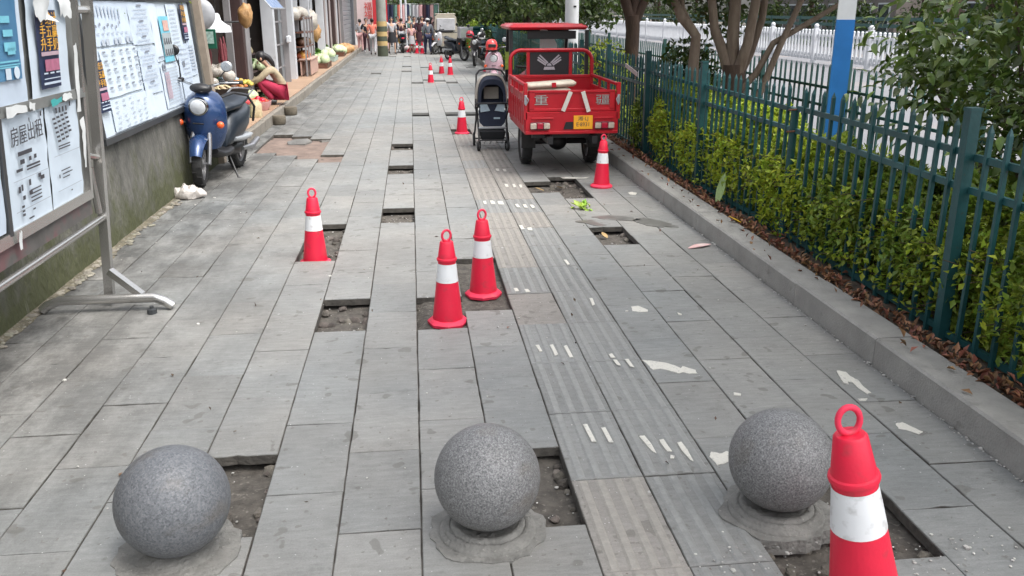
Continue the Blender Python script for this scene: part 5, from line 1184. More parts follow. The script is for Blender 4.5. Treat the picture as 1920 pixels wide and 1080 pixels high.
def person(loc, rz, H, label, top, bottom, J=None, sleeve=1, hair='short', skirt=False, shoe=None, bare=False, group=None, hat=None):
    o = empty('person', loc, rz=rz, label=label, cat='person', group=group); k = H/1.65
    D = dict(pel=(0,0,.90), wai=(0,0,1.05), che=(0,-.01,1.24), nec=(0,0,1.42), hd1=(0,-.02,1.50), hd2=(0,-.02,1.58), hd3=(0,-.01,1.62),
             shL=(.165,0,1.36), elL=(.22,.02,1.10), wrL=(.23,-.05,.87), shR=(-.165,0,1.36), elR=(-.22,.02,1.10), wrR=(-.23,-.05,.87),
             hiL=(.09,0,.86), knL=(.10,-.02,.47), anL=(.10,.02,.08), toL=(.11,-.12,.035), hiR=(-.09,0,.86), knR=(-.10,-.02,.47), anR=(-.10,.02,.08), toR=(-.11,-.12,.035))
    if J: D.update(J)
    D = {a: tuple(c*k for c in b) for a, b in D.items()}
    def sk(name, chain, m, grow=0, sub=1):
        names = []; ed = []; rd = []
        for a, b in chain:
            for q in (a, b):
                if q not in names: names.append(q)
            ed.append((names.index(a), names.index(b)))
        R = dict(pel=.125, wai=.105, che=.125, nec=.048, hd1=.075, hd2=.085, hd3=.06, shL=.062, shR=.062, elL=.042, elR=.042, wrL=.028, wrR=.028, hiL=.098, hiR=.098, knL=.062, knR=.062, anL=.038, anR=.038, toL=.034, toR=.034)
        return skin(name, [D[q] for q in names], ed, [(R[q]+grow)*k for q in names], m, o, sub, names.index('pel') if 'pel' in names else 0)
    tor = [('pel','wai'),('wai','che'),('che','nec')]; head = [('nec','hd1'),('hd1','hd2'),('hd2','hd3')]
    arms = [('che','shL'),('shL','elL'),('elL','wrL'),('che','shR'),('shR','elR'),('elR','wrR')]; legs = [('pel','hiL'),('hiL','knL'),('knL','anL'),('anL','toL'),('pel','hiR'),('hiR','knR'),('knR','anR'),('anR','toR')]
    body = sk('body', tor+head+arms+legs, m_skin, -.012)
    # hands: palm and five fingers each, nose and ears, added to the body mesh
    hm = MB()
    for s_, wr, el in ((1,D['wrL'],D['elL']),(-1,D['wrR'],D['elR'])):
        w_, e_ = Vector(wr), Vector(el); d = (w_-e_).normalized(); sd = d.cross(Vector((0,1,.2))).normalized(); nn = d.cross(sd)
        hm.tube([w_-d*.01*k, w_+d*.04*k, w_+d*.085*k], [.02*k,.032*k,.03*k], 8)
        for q, (off, ln) in enumerate(((-.026,.055),(-.009,.07),(.009,.066),(.025,.05))): hm.tube([w_+d*.07*k+sd*off*k, w_+d*(.07+ln*.6)*k+sd*off*1.15*k+nn*.006*k, w_+d*(.07+ln)*k+sd*off*1.15*k+nn*.02*k], [.010*k,.009*k,.007*k], 6)
        hm.tube([w_+d*.025*k-sd*.025*k*s_, w_+d*.06*k-sd*.05*k*s_, w_+d*.085*k-sd*.052*k*s_], [.012*k,.010*k,.008*k], 6)
    h1, h2 = Vector(D['hd1']), Vector(D['hd2']); fwd = Vector((0,-1,0)); upv = (h2-h1).normalized(); hc = h1+(h2-h1)*.45
    if J and 'face' in J: fwd = Vector(J['face'])
    fwd = (fwd-upv*fwd.dot(upv)).normalized(); sdv = upv.cross(fwd)
    hm.ball(hc+fwd*.088*k-upv*.012*k, (.013*k,.016*k,.02*k), 8, 6); 
    for a in (-1,1): hm.ball(hc+sdv*a*.082*k, (.012*k,.02*k,.028*k), 8, 6)
    hm.build('hands_and_features', m_skin, o, smooth=60, kind='stuff')
    for a in (-1,1): MB().ball(hc+fwd*.078*k+sdv*a*.03*k+upv*.012*k, .009*k, 8, 6).build('eye', m_blk, o)
    MB().ball(hc+fwd*.080*k-upv*.045*k, (.022*k,.01*k,.006*k), 8, 5).build('mouth', mat('lips', (.35,.10,.09), .4, .1, 20), o)
    sl = [('che','shL'),('che','shR')]
    if sleeve: sl += [('shL','elL'),('shR','elR')]
    if sleeve > 1: sl += [('elL','wrL'),('elR','wrR')]
    sk('shirt', tor[:2]+[('che','nec')][:0]+sl, top, .012)
    if skirt:
        pz = Vector(D['pel']); MB().lathe([(.13*k,.08*k),(.17*k,-.08*k),(.21*k,-.38*k),(.20*k,-.385*k),(.14*k,-.1*k)], 20, c=pz, caps=False).build('skirt', bottom, o, smooth=60)
    else: sk('trousers', [('pel','hiL'),('hiL','knL'),('knL','anL'),('pel','hiR'),('hiR','knR'),('knR','anR')], bottom, .014)
    for a in ('L','R'):
        an, to = Vector(D['an'+a]), Vector(D['to'+a]); dd = (to-an); dd.z = 0; dd.normalize()
        MB().tube([an-dd*.05*k+Vector((0,0,-.035*k)), an+dd*.03*k+Vector((0,0,-.03*k)), to+dd*.02*k, to+dd*.07*k], [.036*k,.042*k,.040*k,.022*k], 10).build('shoe', shoe or m_blk, o, smooth=60)
    hr = MB(); c_ = hc+upv*.03*k-fwd*.022*k
    hr.ball(c_, (.090*k,.090*k,.098*k), 16, 10)
    if hair == 'long': hr.tube([c_-fwd*.04*k, c_-fwd*.085*k-upv*.10*k, c_-fwd*.075*k-upv*.20*k, c_-fwd*.05*k-upv*.27*k], [.06*k,.05*k,.04*k,.02*k], 12)
    if hair == 'bun': hr.ball(c_-fwd*.10*k+upv*.03*k, .045*k, 10, 8)
    hr.v = [v if (Vector(v)-hc).dot(fwd) < .052*k or (Vector(v)-hc).dot(upv) > .055*k else tuple(Vector(v)-fwd*(.06*k)) for v in hr.v]
    hr.build('hair', m_hair, o, smooth=60)
    if hat: MB().ball(hc+upv*.05*k, (.108*k,.112*k,.085*k), 16, 10).build('cap', hat, o, smooth=60)
    return o
def cloth(n, c): return mat(n, c, .85, .12, 12, bump=.5, bscale=18)
c_beige = cloth('beige jersey', (.36,.30,.20)); c_red = cloth('crimson cloth', (.36,.02,.06)); c_black = cloth('black cloth', (.014,.014,.018)); c_mar = cloth('dark maroon cloth', (.055,.02,.03)); c_white = cloth('white cloth', (.40,.40,.42)); c_org = cloth('coral cloth', (.70,.20,.14)); c_gry = cloth('grey cloth', (.10,.11,.13)); c_pnk = cloth('pink cloth', (.60,.36,.36)); c_grn = cloth('green check cloth', (.12,.24,.20)); c_blu = cloth('dark blue cloth', (.02,.025,.06))
# squatting woman
person((-2.50,16.35,.17), -1.45, 1.72, 'woman in beige top and red trousers squatting at the vegetables', c_beige, c_red,
    J=dict(pel=(0,.16,.24), wai=(0,.12,.38), che=(0,.0,.53), nec=(0,-.09,.68), hd1=(0,-.15,.74), hd2=(0,-.20,.80), hd3=(0,-.21,.84), shL=(.16,-.03,.62), elL=(.22,-.22,.44), wrL=(.13,-.42,.36), shR=(-.16,-.03,.62), elR=(-.22,-.22,.44), wrR=(-.13,-.42,.36),
      hiL=(.10,.12,.22), knL=(.17,-.26,.42), anL=(.13,-.02,.09), toL=(.15,-.15,.04), hiR=(-.10,.12,.22), knR=(-.17,-.26,.42), anR=(-.13,-.02,.09), toR=(-.15,-.15,.04)), sleeve=2, hair='long')
walk = dict(knL=(.10,-.14,.48), anL=(.10,-.16,.08), toL=(.11,-.30,.04), knR=(-.10,.02,.47), anR=(-.10,.20,.12), toR=(-.11,.08,.04))
fold = dict(elL=(.24,.03,1.10), wrL=(.10,-.20,1.0), elR=(-.24,.03,1.10), wrR=(-.10,-.20,1.0))
person((-1.97,40.6,-.03), .1, 1.50, 'person in black top and dark trousers walking left of the striped pole', c_black, c_mar, J={**walk,**fold}, shoe=c_white)
person((-1.62,38.6,-.03), PI, 1.50, 'person in coral top and white trousers half hidden by the striped pole', c_org, c_white, J=walk, hair='bun')
person((-2.3,41.6,-.03), PI-.4, 1.45, 'person in pale top and pink shorts behind the one in black', c_white, c_pnk, hair='short')
person((-.83,39.4,-.03), .3, 1.55, 'woman in white and grey top with black skirt right of the striped pole', c_white, c_black, J=walk, skirt=True, hair='bun')
person((-.42,40.6,.32), PI, 1.35, 'person in dark maroon top and white trousers riding a scooter away', c_mar, c_white, J=dict(knL=(.2,-.35,.62), anL=(.2,-.35,.2), toL=(.2,-.48,.16), knR=(-.2,-.35,.62), anR=(-.2,-.35,.2), toR=(-.2,-.48,.16), pel=(0,.0,.62), wai=(0,0,.78), hiL=(.1,0,.6), hiR=(-.1,0,.6), che=(0,0,.98), nec=(0,0,1.16), hd1=(0,0,1.24), hd2=(0,0,1.32), hd3=(0,0,1.36), shL=(.17,0,1.1), shR=(-.17,0,1.1), elL=(.24,-.15,.9), elR=(-.24,-.15,.9), wrL=(.25,-.38,.86), wrR=(-.25,-.38,.86)), sleeve=1)
person((.02,39.9,-.03), .2, 1.28, 'girl with brown bag in pink and white dress among the crowd', c_pnk, c_white, skirt=True, hair='long')
person((.38,40.2,-.03), PI, 1.55, 'woman in long dark maroon dress standing in the crowd', c_mar, c_mar, skirt=True, hair='long', sleeve=2)
person((.72,38.4,-.03), PI+.2, 1.50, 'man in dark grey shirt with white cap carrying a white bag', c_gry, c_blu, J=walk, hat=c_white, sleeve=2)
person((1.22,39.6,-.03), .3, 1.45, 'person in maroon shorts with pink bag beside the cream tricycle car', c_pnk, c_mar, hair='short')
person((-.05,44.5,-.03), .0, 1.6, 'person in green check top far back in the crowd', c_grn, c_gry)
for i, (x, y, a, tp, bt, lab) in enumerate(((-.9,47,.2,c_white,c_gry,'person in white top far down the street left of the crowd'),(.5,48,2.9,c_org,c_blu,'person in coral top and blue trousers far down the street'),(1.1,50,.1,c_blu,c_black,'person in dark blue far down the street on the right'),(-1.9,50,3.0,c_pnk,c_gry,'person in pink top far down the street near the shops'),(-.4,53,.4,c_gry,c_black,'person in grey far down the middle of the street'),(.2,57,3.1,c_white,c_black,'farthest person in white top and black trousers'))):
    person((x,y,-.03), a, 1.6, lab, tp, bt, J=walk if i % 2 else None)
extra = ((-.62,43.6,.3,c_blu,c_gry,'person in dark blue between the two clothes rails'),(.95,42.2,3.0,c_mar,c_black,'person in dark maroon left of the cream tricycle car roof'),(.18,43.2,.5,c_gry,c_mar,'person in grey right behind the pink dressed girl'),
 (1.95,44.0,.2,c_black,c_gry,'person in black right of the cream tricycle car'),(-1.2,42.4,2.8,c_white,c_pnk,'person in white and pink just behind the striped pole'),(1.5,46.5,.3,c_org,c_black,'person in coral top far behind the cream car'),
 (-.15,46.2,2.9,c_pnk,c_mar,'person in pink top under the far clothes rail'),(.55,43.9,.1,c_white,c_grn,'person in white top behind the man with the white cap'))
for i, (x, y, a, tp, bt, lab) in enumerate(extra): person((x,y,-.03), a, 1.55, lab, tp, bt, J=walk if i % 2 else None, hair='long' if i % 3 else 'short')
# ================================================= FAR STREET OBJECTS
po = empty('utility_pole', (-1.165,37.0,0), label='thick concrete utility pole with yellow and dark warning bands', cat='utility pole')
MB().lathe([(.205,-.05),(.195,2.0),(.16,7.5),(.0,7.5)], 20).build('shaft', mat('stained concrete pole', (.26,.27,.24), .85, .2, 3), po, smooth=60)
for z, mm, nm in ((.42,'y','yellow_band'),(.60,'k','dark_band'),(.79,'y','yellow_band'),(.97,'k','dark_band'),(1.18,'y','yellow_band')):
    MB().lathe([(.212,z),(.209,z+.19)], 20, caps=False).build(nm, mat('faded yellow paint', (.45,.32,.14), .7, .15, 6) if mm == 'y' else mat('dark olive paint', (.06,.07,.045), .7, .2, 6), po, smooth=60)
MB().lathe([(.216,.0),(.210,.40)], 20, caps=False).build('dark_base', mat('dark olive paint', (.06,.07,.045), .7, .2, 6), po, smooth=60)
scooter((-.42,40.9,0), 0.05+PI, c_gry, 'dark scooter with a yellow rear box ridden away in the crowd', simple=True)
MB().box((0,0,0), (.3,.3,.26), bev=.04).build('delivery_box', mat('yellow box', (.65,.38,.06), .5, .1, 9), None, loc=(-.40,40.0,.50), label='yellow box on the back of the dark scooter in the crowd', cat='box')
scooter((1.02,38.2,0), -.9, c_white, 'grey white scooter left of the cream tricycle car', simple=True)
m_bkp = mat('black glossy paint', (.02,.018,.022), .3, .1, 6, coat=.4)
scooter((2.1,29.9,0), -.35, m_bkp, 'black motor scooter parked far right by the green fence', simple=True)
scooter((1.95,33.2,0), .5, m_bkp, 'dark scooter carrying a white case, behind the black one', simple=True)
m_pkp = mat('pale pink paint', (.62,.42,.48), .3, .06, 6, coat=.4)
scooter((1.80,19.6,0), -.12, m_pkp, 'pale pink scooter behind the tricycle', simple=True)
def helmet(loc, m, label):
    o = empty('helmet', loc, label=label, cat='helmet')
    MB().lathe([(.125,-.10),(.135,-.02),(.12,.06),(.08,.11),(.0,.13)], 20, caps=False).build('shell', m, o, smooth=70); MB().box((0,-.13,-.01), (.17,.02,.07), bev=.01).build('visor', m_blk, o)
helmet((1.75,19.55,1.07), mat('glossy coral red', (.72,.06,.06), .2, .05, 6, coat=.5), 'red helmet hung on the handlebar of the pink scooter')
helmet((1.98,30.3,1.02), mat('dark red paint', (.42,.02,.04), .3, .1, 6), 'dark red helmet on the black parked scooter')
helmet((2.35,30.1,.98), mat('white helmet', (.72,.72,.72), .3, .05, 6), 'white helmet on the right grip of the black parked scooter')
cs = empty('white_case', (1.98,32.9,1.02), rz=.15, label='large white case on the rear of the dark scooter far right', cat='case')
MB().box((0,0,0), (.50,.42,.40), bev=.02).build('case_body', c_white, cs); MB().box((0,-.215,-.02), (.42,.012,.28)).build('case_face', mat('grey case face', (.33,.36,.33), .5, .15, 6), cs, smooth=0)
# cream three-wheeled microcar
vn = empty('tricycle_car', (1.50,38.6,0), label='cream enclosed electric tricycle car in the crowd far down the street', cat='tricycle car'); m_crm = mat('cream car paint', (.42,.38,.31), .35, .06, 4, coat=.3)
vb = MB().prism([(-.48,.25),(.48,.25),(.50,.85),(.45,1.52),(.36,1.62),(-.36,1.62),(-.45,1.52),(-.50,.85)], 0, 1.7, axis='Y').build('cabin', m_crm, vn, smooth=20)
MB().box((0,-.02,1.22), (.78,.05,.50), bev=.02).build('windscreen', mat('pale glass', (.45,.45,.47), .15, .2, 3), vn); MB().box((0,-.03,.93), (.6,.05,.07), bev=.01).build('wiper_tray', m_blk, vn); MB().ball((0,-.04,.62), (.1,.05,.1), 12, 8).build('headlight', m_lens, vn)
MB().prism([(-.30,.25),(.30,.25),(.24,.86),(-.24,.86)], -.10, 0, axis='Y').build('nose_panel', m_crm, vn, smooth=0)
wheel(vn, (0,.0,.22), .22, .10, 'front_wheel'); wheel(vn, (-.42,1.4,.22), .22, .10, 'rear_wheel'); wheel(vn, (.42,1.4,.22), .22, .10, 'rear_wheel')
MB().box((0,.86,1.64), (.86,1.5,.05), bev=.02).build('roof', m_crm, vn)
gb = empty('green_bin', (2.95,33.8,0), label='teal waste container behind the parked scooters', cat='waste container'); m_tl = mat('teal plastic', (.01,.10,.10), .5, .15, 5)
MB().box((0,0,.62), (1.3,.8,1.0), taper=-.06, bev=.03).build('container', m_tl, gb); MB().box((0,0,1.16), (1.42,.92,.10), bev=.03).build('lid', m_tl, gb)
for z in (.5,.85): MB().box((0,-.43,z), (1.3,.04,.06)).build('rib', m_tl, gb, smooth=0)
# banners and clothes rails by the far shops
m_sgn = mat('pink white banner', (.62,.50,.50), .6, .08, 3); m_sgr = mat('banner red', (.60,.06,.05), .5, .1, 5)
bn2 = empty('banner', (-2.15,45.2,0), label='tall pinkish white banner with red characters at the far shops', cat='banner'); MB().box((0,0,1.35), (.9,.04,2.7)).build('cloth', m_sgn, bn2, smooth=0)
for z in (1.95,1.55): text('福', .42, m_sgr, bn2, Mt(.1,z,-.03), 'red_lettering', .004)
rdb = MB().box((0,0,0), (.7,.1,1.6)).build('red_curtain', cloth('red curtain', (.50,.03,.04)), None, loc=(-1.45,44.4,1.9), label='red curtain hanging above the walkers behind the striped pole', cat='curtain')
for i, (x, y, lab) in enumerate(((-.9,45.6,'clothes rail with dark garments right of the striped pole'),(.55,46.5,'clothes rail with pale garments behind the man with the white cap'))):
    cr = empty('clothes_rail', (x,y,0), label=lab, cat='clothes rail')
    MB().tube([(-.9,0,0),(-.9,0,2.1),(.9,0,2.1),(.9,0,0)], .03, 8).build('frame', m_white, cr)
    for k in range(9):
        MB().prism([(-.09,0),(.09,0),(.11,-.9-.1*(k%3)),(-.11,-.9-.1*(k%3))], -.06, .06, axis='Y').build('garment', random.Random(i*9+k).choice((c_mar,c_blu,c_pnk,c_white,c_grn,c_black,c_org)), cr, smooth=0, loc=(-.76+.19*k,0,2.06), rot=(0,0,.9))
for i, (x, y) in enumerate(((-.42,42.5),(-.2,42.6))):
    MB().tube([(0,0,0),(0,0,4)], .05, 10).build('awning_pole', m_white, None, loc=(x,y,0), label=('left','right')[i]+' one of the two pale upright poles behind the crowd', cat='pole', group='pale awning poles')
# white stools / goods near the cones
pile('white_bundles', (.12,40.9,0), .45, .4, .35, 16, .13, mat('pink white bundles', (.60,.50,.50), .7, .15, 9, island=.2), 'heap of pinkish white bundles behind the farthest cones', 'bundles', seed=60)
# white umbrellas over far stalls
for i, (x, y, z) in enumerate(((.9,52,1.85),(1.6,54,1.75),(2.1,50,1.5))):
    u = empty('stall_umbrella', (x,y,0), label=('left','middle','right')[i]+' one of three far pale stall umbrellas under the trees', cat='umbrella', group='far stall umbrellas')
    MB().lathe([(.75,z-.05),(.4,z+.10),(.0,z+.2)], 10, caps=False).build('canopy', c_white, u, smooth=0); MB().tube([(0,0,0),(0,0,z+.2)], .02, 6).build('pole', m_silver, u)
# far building closing the street
fb_ = empty('apartment_building', (-9,84,0), label='grey building closing the far end of the street', cat='building'); MB().box((9,5,6), (26,10,12)).build('wall', m_terr, fb_, smooth=0)
for k in range(9):
    for z in (1.2,4.5,8): w_ = MB().box((-2.4+2.7*k,-.03,z), (1.6,.08,1.7)).build('window', m_white if z > 2 else m_sgn, fb_, smooth=0); MB().box((-2.4+2.7*k,-.08,z), (1.4,.04,1.5)).build('pane', mat('dark glass', (.03,.04,.05), .08, .1, 3), w_, smooth=0)
for i, (x, y, w_, lab) in enumerate(((31,18,16,'pale building across the road on the right'),(31,40,18,'brownish building across the road behind the barrier'),(31,66,22,'long grey building across the road farthest away'))):
    bb = empty('roadside_building', (x,y,0), label=lab, cat='building'); MB().box((4,0,4.5), (8,w_,9)).build('wall', (m_gpil,mat('brown render', (.16,.10,.08), .8, .2, 2),m_terr)[i], bb, smooth=0)
    for k in range(int(w_/2.4)):
        for z in (1.3,4.6): q = MB().box((-.04,-w_/2+1.4+2.4*k,z), (.1,1.5,1.9)).build('window', m_white, bb, smooth=0); MB().box((-.1,-w_/2+1.4+2.4*k,z), (.04,1.3,1.7)).build('pane', mat('dark glass', (.03,.04,.05), .08, .1, 3), q, smooth=0)
# blue and white post beside the fence, white gas-riser pillar behind the cab
bp_ = empty('painted_post', (4.10,8.15,0), rz=-.42, label='thick square post painted blue below and white above, behind the near fence', cat='post')
MB().box((0,0,.88), (.165,.165,1.66)).build('blue_part', mat('blue post paint', (.015,.15,.44), .5, .12, 5), bp_, smooth=0); MB().box((0,0,3.0), (.16,.16,2.6)).build('white_part', m_w, bp_, smooth=0)
wp = empty('white_post', (2.92,16.2,0), label='white round post standing behind the tricycle cab', cat='post'); MB().lathe([(.125,0),(.125,3.2),(.0,3.2)], 20).build('shaft', m_w, wp, smooth=50); MB().box((.03,-.125,1.86), (.05,.01,.03)).build('bracket', m_blk, wp)
# ================================================= VEGETATION
m_lf_y = mat('bright hedge leaf', (.24,.33,.03), .48, .25, 3, col2=(.46,.54,.055), island=.35, transl=.4)
m_lf_d = mat('dark hedge leaf', (.085,.155,.026), .42, .3, 2.5, col2=(.32,.41,.045), island=.4, transl=.35)
m_lf_t = mat('tree leaf', (.026,.052,.012), .38, .35, 1.5, col2=(.075,.11,.02), island=.4, transl=.2)
m_lf_b = mat('broad shrub leaf', (.045,.080,.018), .34, .3, 3, col2=(.13,.19,.035), island=.35, transl=.2)
m_twig = mat('twig bark', (.085,.060,.040), .85, .3, 20); m_bark = mat('grey brown bark', (.105,.070,.050), .9, .3, 14, bump=1.2, bscale=40, stretch=(1,1,.3), col2=(.19,.145,.11)); m_bark2 = mat('dark brown bark', (.060,.036,.026), .9, .3, 12, bump=1.2, bscale=40, stretch=(1,1,.3))
rs = np.random.RandomState(3)
def nz(x, y, s=0): return noise.noise(Vector((x, y, s)))
# ---- hedge behind the near fence (several bushes in a row, one thing each)
def bush(loc, rx, ry, h, n, size, m, label, cat='shrub', twigs=26, grp=None, bottom=.0, z0=.1, aspect=.55):
    o = empty('hedge_bush' if cat == 'hedge' else 'shrub', (loc[0],loc[1],z0), label=label, cat=cat, group=grp)
    P = []; 
    while len(P) < n:
        a = rs.rand(4000)*2*PI; e = rs.rand(4000); q = np.sqrt(.45+.55*rs.rand(4000))
        zc = bottom*h+(1-bottom)*h*e; prof = np.sqrt(np.clip(1-((e-.42)/.62)**2, 0, 1))
        x = np.cos(a)*q*rx*prof; y = np.sin(a)*q*ry*prof
        for i in range(4000):
            c = nz((loc[0]+x[i])*3.2, (loc[1]+y[i])*3.2, zc[i]*4); c2 = nz((loc[0]+x[i])*9, (loc[1]+y[i])*9, zc[i]*9)
            if c*.9+c2*.6 > -.2 and rs.rand() < (.25+1.1*e[i]): P.append((x[i]+.05*c2, y[i]+.05*c, zc[i]*(1+.12*c)+.05*c2))
            if len(P) >= n: break
    V, F = leaves(P, size, up=1.2, aspect=aspect, rnd=rs)
    link('foliage', np_mesh('foliage', V, F, m), o, kind='stuff')
    tw = MB()
    for k in range(twigs):
        a = rs.rand()*2*PI; q = rs.rand()*.8; e = rs.rand()*.5+.4
        tw.tube([(math.cos(a)*q*rx*.3, math.sin(a)*q*ry*.6, 0), (math.cos(a)*q*rx*.6, math.sin(a)*q*ry*.8, h*e*.5), (math.cos(a)*q*rx, math.sin(a)*q*ry, h*e)], [.008,.006,.003], 5, caps=False)
    tw.build('stems', m_twig, o, smooth=60, fixn=False, kind='stuff')
    return o
hb_ = [ # y, x, rx, ry, h, n, size, mat, what
 (3.35,3.11,.40,.88,.75,10200,.042,m_lf_d,'dark hedge bush nearest the camera behind the green fence'),
 (4.45,3.11,.40,.88,.70,10200,.042,m_lf_d,'dark hedge bush either side of the nearest thick fence post'),
 (5.45,3.11,.40,.88,.68,10200,.042,m_lf_d,'dark green hedge bush right of the round topped fence post'),
 (6.45,3.11,.40,.88,.70,10200,.044,m_lf_y,'yellow green hedge bush at the round topped fence post'),
 (7.45,3.11,.40,.88,.80,10200,.046,m_lf_y,'brightest hedge bush, pushing through the bars at mid fence'),
 (8.50,3.11,.40,.88,.78,9000,.048,m_lf_y,'bright hedge bush by the third fence post'),
 (9.6,3.11,.40,.88,.86,7800,.05,m_lf_y,'bright hedge bush at the far end near the tricycle'),
 (10.7,3.02,.30,.45,.66,2600,.05,m_lf_d,'small dark hedge bush beside the rear of the tricycle')]
for y, x, rx, ry, h, n, sz, mm, lab in hb_: bush((x,y), rx, ry, h*1.06, int(n*1.35), sz*1.08, mm, lab, 'hedge', grp='hedge bushes behind the near fence')
# sprigs reaching through the bars low down
sp_ = empty('creeping_sprigs', (2.78,0,.1), label='thin leafy sprigs poking out between the near fence bars', cat='sprigs')
P = []; tw = MB()
for k in range(260):
    y = rs.uniform(2.7, 9.8); z = rs.uniform(.08,.6); x1 = rs.uniform(-.09,-.01); dy = rs.uniform(-.1,.1)
    tw.tube([(.25,y,z*.6),(.08,y+dy*.5,z),(x1,y+dy,z+rs.uniform(-.04,.05))], [.004,.003,.002], 4, caps=False)
    for q in range(14):
        t = rs.rand(); P.append((.2*(1-t)+x1*t+rs.normal()*.02, y+dy*t+rs.normal()*.025, z+rs.normal()*.025))
V, F = leaves(P, .042, up=1, aspect=.6, rnd=rs); link('foliage', np_mesh('foliage', V, F, m_lf_y), sp_, kind='stuff'); tw.build('stems', m_twig, sp_, smooth=60, fixn=False, kind='stuff')
# ---- low bright ground cover between the two fences
P = []
for k in range(30000):
    x = rs.uniform(3.3, 4.62); y = rs.uniform(3.0, 16); d = nz(x*1.6, y*1.6, 7)
    if d < -.25: continue
    P.append((x, y, .13+rs.rand()**1.3*(.26+.22*d)))
V, F = leaves(P, .085, up=1.6, aspect=.28, rnd=rs, D=np.array([0,0,.9]))
link('ground_cover', np_mesh('ground_cover', V, F, mat('bright grass blade', (.13,.20,.02), .5, .3, 2.5, col2=(.26,.31,.04), island=.3, transl=.3)), kind='stuff')
P = []
for k in range(16000):
    x = rs.uniform(2.95, 5.1); y = 11+rs.rand()*30; P.append((x, y, .12+rs.rand()*.35))
V, F = leaves(P, .12, up=1.4, aspect=.35, rnd=rs); link('far_ground_cover', np_mesh('far_ground_cover', V, F, m_lf_y), kind='stuff')
# ---- fallen leaves along the kerb
P = []; 
for k in range(1700):
    y = 2.3+10*rs.rand()**1.3; P.append((2.60+abs(rs.normal())*.05, y, .135+rs.rand()*.03))
for k in range(60): P.append((rs.uniform(2.40,2.58), rs.uniform(3,12), .156))
V, F = leaves(P, .050, up=1.5, aspect=.42, fold=.5, rnd=rs)
link('fallen_leaves', np_mesh('fallen_leaves', V, F, mat('dry fallen leaf', (.16,.060,.035), .6, .3, 9, col2=(.30,.15,.075), island=.5)), kind='stuff')
def big_leaf(name, loc, rot, ln, wd, m, label, cat, bend=.25):
    vs = []; n = 8
    for i in range(n+1):
        t = i/n; w_ = wd*math.sin(PI*min(1,t*.95+.04))**.8
        for q in (-1,-.5,0,.5,1): vs.append((q*w_/2, t*ln, bend*ln*t*t+abs(q)*w_*.18))
    fs = [(i*5+k, i*5+k+1, (i+1)*5+k+1, (i+1)*5+k) for i in range(n) for k in range(4)]
    return MB().add(vs, fs).build(name, m, None, loc=loc, rot=rot, smooth=60, fixn=False, label=label, cat=cat)
big_leaf('leaf', (2.66,7.30,.14), (1.0,0,-.75), .30, .075, mat('pale green blade', (.28,.38,.14), .5, .15, 12), 'long pale green leaf standing against the fence foot', 'leaf', .1)
big_leaf('leaf', (2.61,6.55,.155), (.1,.2,.7), .13, .05, mat('yellow leaf', (.62,.38,.03), .5, .15, 12), 'single yellow leaf lying on the kerb edge', 'leaf', .2)
big_leaf('wrapper', (2.12,6.38,.004), (0,.05,-1.25), .22, .07, mat('pink and white wrapper', (.62,.22,.22), .4, .3, 9, col2=(.66,.58,.55)), 'pinkish red and white wrapper lying on the paving near the kerb', 'wrapper', .05)
lt = MB(); V, F = leaves([(rs.normal()*.05, rs.normal()*.035, .01+rs.rand()*.02) for _ in range(26)], .07, up=1.5, aspect=.6, rnd=rs)
link('lettuce_scraps', np_mesh('lettuce_scraps', V, F, mat('fresh lettuce', (.30,.46,.06), .5, .25, 12, island=.25)), loc=(1.56,7.85,.0), label='bright green lettuce scraps on the tiles left of the wet patches', cat='lettuce scraps')
mdl = mat('tan dry leaf', (.42,.29,.13), .6, .3, 12)
for x, y, z, r_, lab in ((1.60,6.98,-.05,.3,'tan leaf lying in the small square hole on the right'),(1.36,9.02,-.045,1.2,'tan leaf nearest the camera in the hole behind the lettuce'),(1.58,9.15,-.045,2.3,'tan leaf deeper in the hole near the tricycle wheel'),(-1.86,6.02+.9,-.045,.4,'tan leaf in the long hole with the cone')):
    if x > 0: big_leaf('leaf', (x,y,z), (.1,.1,r_), .10, .05, mdl, lab, 'leaf', .2)
# litter specks on the tiles
P = []
for k in range(70): P.append((rs.uniform(-2.2,2.3), rs.uniform(2.2,11), .006))
V, F = leaves(P, .028, up=2, aspect=.5, rnd=rs); link('leaf_litter', np_mesh('leaf_litter', V, F, mat('brown litter', (.11,.065,.04), .7, .4, 9, island=.6)), kind='stuff')

# ---- trees
def crown(o, centers, n, size, m, aspect=.5, name='crown', up=.3, gaps=2.2, thr=-.08):
    P = []
    tot = sum(r[0]*r[1] for _, r in centers)
    for c, r in centers:
        k = int(n*r[0]*r[1]/tot); got = 0
        while got < k:
            v = rs.normal(size=(3000,3)); v /= np.linalg.norm(v, axis=1)[:,None]; v *= (rs.rand(3000)**.45)[:,None]
            Q = v*np.array(r)+np.array(c)
            for q in Q:
                if nz(q[0]*gaps+o.location.x, q[1]*gaps+o.location.y, q[2]*gaps) + .5*nz(q[0]*gaps*3, q[1]*gaps*3, q[2]*gaps*3) > thr: P.append(q); got += 1
                if got >= k: break
    V, F = leaves(P, size, up=up, aspect=aspect, rnd=rs)
    return link(name, np_mesh(name, V, F, m), o, kind='stuff')
